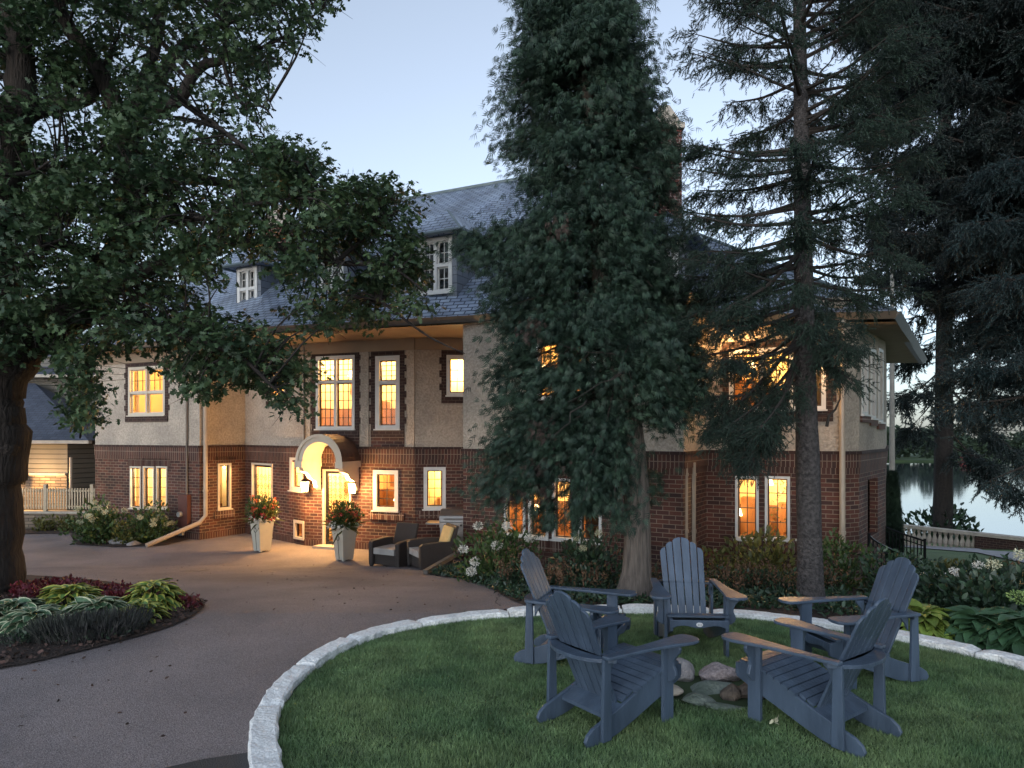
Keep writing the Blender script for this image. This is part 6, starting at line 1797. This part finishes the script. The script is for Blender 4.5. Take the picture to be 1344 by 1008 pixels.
# red moored thing across the lake
p = at(1273, 604, 236); m = MB(); m.extr([(p.x - 2.6, p.y, LAKE + .1), (p.x + 2.6, p.y, LAKE + .1), (p.x + 3.2, p.y, LAKE + .8), (p.x - 3.0, p.y, LAKE + .8)], (0, 2, 0))
bo = tag(m.build('moored_boat', 'boat_red', origin=(p.x, p.y, LAKE)), 'small red boat by the far shore of the lake', 'boat')
m = MB(); m.box((-2.2, .4, 1.0), (2.0, 1.6, 1.15)); m.box((-2.4, .3, 2.1), (2.4, 1.7, 2.3))
for sx in (-2, 2): m.box((sx - .06, .9, 1.1), (sx + .06, 1.02, 2.12))
m.build('cabin_canopy', 'boat_red', bo)

# ------------------------------------------------------------ neighbour house, retaining wall, fence
nh = empty('neighbour_house', (-18, 27, -3.06), 0, 'neighbouring house with dark slate roofs and pale siding beyond the tree trunk', 'house')
w1 = W((-26, 28), (-14.2, 25.6)); m = MB(); w1.panel(m, -1.1, 3.0, []); adopt(m.build('siding_wall', 'siding'), nh)
w2 = W((-24, 25.2), (-15.3, 23.6)); m = MB(); w2.panel(m, -1.35, -.2, []); adopt(m.build('porch_siding', 'siding'), nh)
m = MB(); w2.panel(m, -3.2, -1.35, [], n=.03); adopt(m.build('stone_base', 'ledge_stone'), nh)
w3 = W((-15.3, 23.6), (-14.2, 25.7)); m = MB(); w3.panel(m, -3.2, -.2, []); adopt(m.build('side_siding', 'siding'), nh)
m = MB(); w2.box(m, 0, w2.L, -1.42, -1.34, 0, .1); adopt(m.build('ledge', 'cast_stone'), nh)
rf = MB()
e0, e1 = at(-200, 578, 22.9), at(116, 578, 22.9); tpx = at(46, 503, 25.9); tp0 = at(-260, 503, 26.9)
e2 = Vector((-13.8, 25.6, e1.z))
rface(e0, e1, tpx, tp0); rface(e1, e2, tpx)
u0_, u1_ = at(-250, 488, 27.4), at(126, 492, 25.2); rg0, rg1 = at(-250, 400, 32), at(60, 432, 31)
rface(u0_, u1_, rg1, rg0)
b1 = Vector((-11.5, 33, u1_.z)); rface(u1_, b1, rg1)
adopt(rf.build('roof', 'dark_slate'), nh)
m = MB()
for a, b in ((e0, e1), (u0_, u1_)): m.hexa([a - Vector((0, 0, .11)), b - Vector((0, 0, .11)), b + Vector((0, .2, -.11)), a + Vector((0, .2, -.11)), a, b, b + Vector((0, .2, 0)), a + Vector((0, .2, 0))])
adopt(m.build('fascia', 'cast_stone'), nh)
m = MB(); m.tube([at(93, 600, 23.3), at(93, 655, 23.3)], .05, 8); adopt(m.build('downspout', 'pipe_tan'), nh)
lp_ = empty('wall_lantern', (-16.6, 23.3, -1.6), 0, 'warm lantern on the neighbouring house wall hidden behind the big trunk', 'wall lantern')
m = MB(); m.lathe((0, 0, 0), [(.05, -.12), (.08, .08), (.02, .16)], 8); m.build('cage', 'iron', lp_)
m = MB(); m.lathe((0, -.09, -.02), [(.01, -.04), (.04, 0), (.01, .05)], 8); m.build('bulb', 'bulb_small', lp_)
l = bpy.data.lights.new('lantern_light', 'POINT'); l.energy = 70; l.color = (1, .58, .22); l.shadow_soft_size = .08
lo = bpy.data.objects.new('lantern_light', l); lo.location = (.2, -.5, .1); col.objects.link(lo); lo.parent = lp_
rw = W((-19, 22.2), (-13.0, 22.0)); m = MB(); rw.box(m, 0, rw.L, -3.2, -2.55, -.35, 0)
rwall = tag(m.build('retaining_wall', 'ledge_stone'), 'low stacked stone retaining wall left of the brick house', 'wall')
m = MB(); rw.box(m, 0, rw.L, -2.549, -2.49, -.38, .04); m.build('coping', 'cast_stone', rwall)
fe = empty('picket_fence', (-16, 22.3, -2.49), 0, 'slim light picket fence on top of the stone retaining wall', 'fence')
m = MB(); rw.box(m, 0, rw.L, -2.36, -2.31, -.2, -.15); rw.box(m, 0, rw.L, -1.86, -1.80, -.2, -.15); adopt(m.build('fence_rail', 'fence_wood'), fe)
nP = 66
for k in range(nP):
    u = (k + .5) * rw.L / nP; m = MB()
    if k % 17 == 8: rw.box(m, u - .05, u + .05, -2.489, -1.62, -.23, -.13); adopt(m.build('fence_post', 'fence_wood'), fe)
    else: rw.box(m, u - .019, u + .019, -2.42, -1.74, -.148, -.125); adopt(m.build('picket', 'fence_wood'), fe)
# overhead cables to the left wing
for i, (a, b) in enumerate([((-60, 400), (166, 478)), ((-60, 440), (166, 484)), ((-60, 462), (166, 492)), ((-60, 496), (166, 498))]):
    A_, B_ = at(*a, 17.0), LWw.pt(LWw.u(167), at(*b, LWw.Y(167)).z, .03)
    ps = [A_.lerp(B_, k / 8) - Vector((0, 0, .12 * math.sin(math.pi * k / 8))) for k in range(9)]
    m = MB(); m.tube(ps, .009, 4)
    tag(m.build('overhead_cable', 'wire'), ['topmost', 'second', 'third', 'lowest'][i] + ' of the thin black cables running to the upper left window', 'cable', 'cables to the left wing')
# small things on the ground
p = gp(1017, 966); n_ = 7
o = scatter('fallen_leaf', LEAF_V, LEAF_F, np.tile((p.x, p.y, LAWN_Z + .05), (n_, 1)) + rng.normal(0, .012, (n_, 3)), rdirs(n_, .2, .3), rdirs(n_, 1), rng.uniform(.03, .07, n_), 'flower_cream')
tag(o, 'small pale curled leaf lying on the lawn in front of the right front chair', 'leaf')

# dry leaves and grit scattered on the driveway
k = 420
xx = rng.uniform(-8, 0.5, k); yy = rng.uniform(4.5, 16, k)
zz = np.array([gz(x, y) for x, y in zip(xx, yy)]) + .02
ok = np.array([not in_poly(x, y, island) and not in_poly(x, y, kerb) and not in_poly(x, y, mid) for x, y in zip(xx, yy)])
P = np.stack([xx, yy, zz], 1)[ok]; k = len(P)
o = scatter('leaf_litter', LEAF_V, LEAF_F, P, rdirs(k, 0, .1), rdirs(k, 1.5), rng.uniform(.015, .05, k), 'mulch_chip')
tag(o, 'sparse dry leaf litter and grit lying on the driveway', 'leaf litter', kind='stuff')

# hairline cracks in the driveway
for i, pl_ in enumerate(([(236, 751), (248, 750.5), (262, 750.8), (275, 749)], [(655, 781), (652, 790), (656, 797)])):
    m = MB(); P = [gp(*q) for q in pl_]; Q = []
    for p, q in zip(P, P[1:]):
        for k in range(5): r = p.lerp(q, k / 5); Q.append((r.x + random.uniform(-.03, .03), r.y + random.uniform(-.04, .04)))
    Q.append(tuple(P[-1]))
    for (x0, y0), (x1, y1) in zip(Q, Q[1:]):
        dd = Vector((x1 - x0, y1 - y0)).normalized(); nx_, ny_ = -dd.y * .006, dd.x * .006
        if i == 0: nx_, ny_ = nx_ * 3, ny_ * 3
        m.face([(x0 - nx_, y0 - ny_, gz(x0, y0) + .018), (x1 - nx_, y1 - ny_, gz(x1, y1) + .018), (x1 + nx_, y1 + ny_, gz(x1, y1) + .018), (x0 + nx_, y0 + ny_, gz(x0, y0) + .018)])
    tag(m.build('road_crack', 'new_asphalt'), kind='structure')
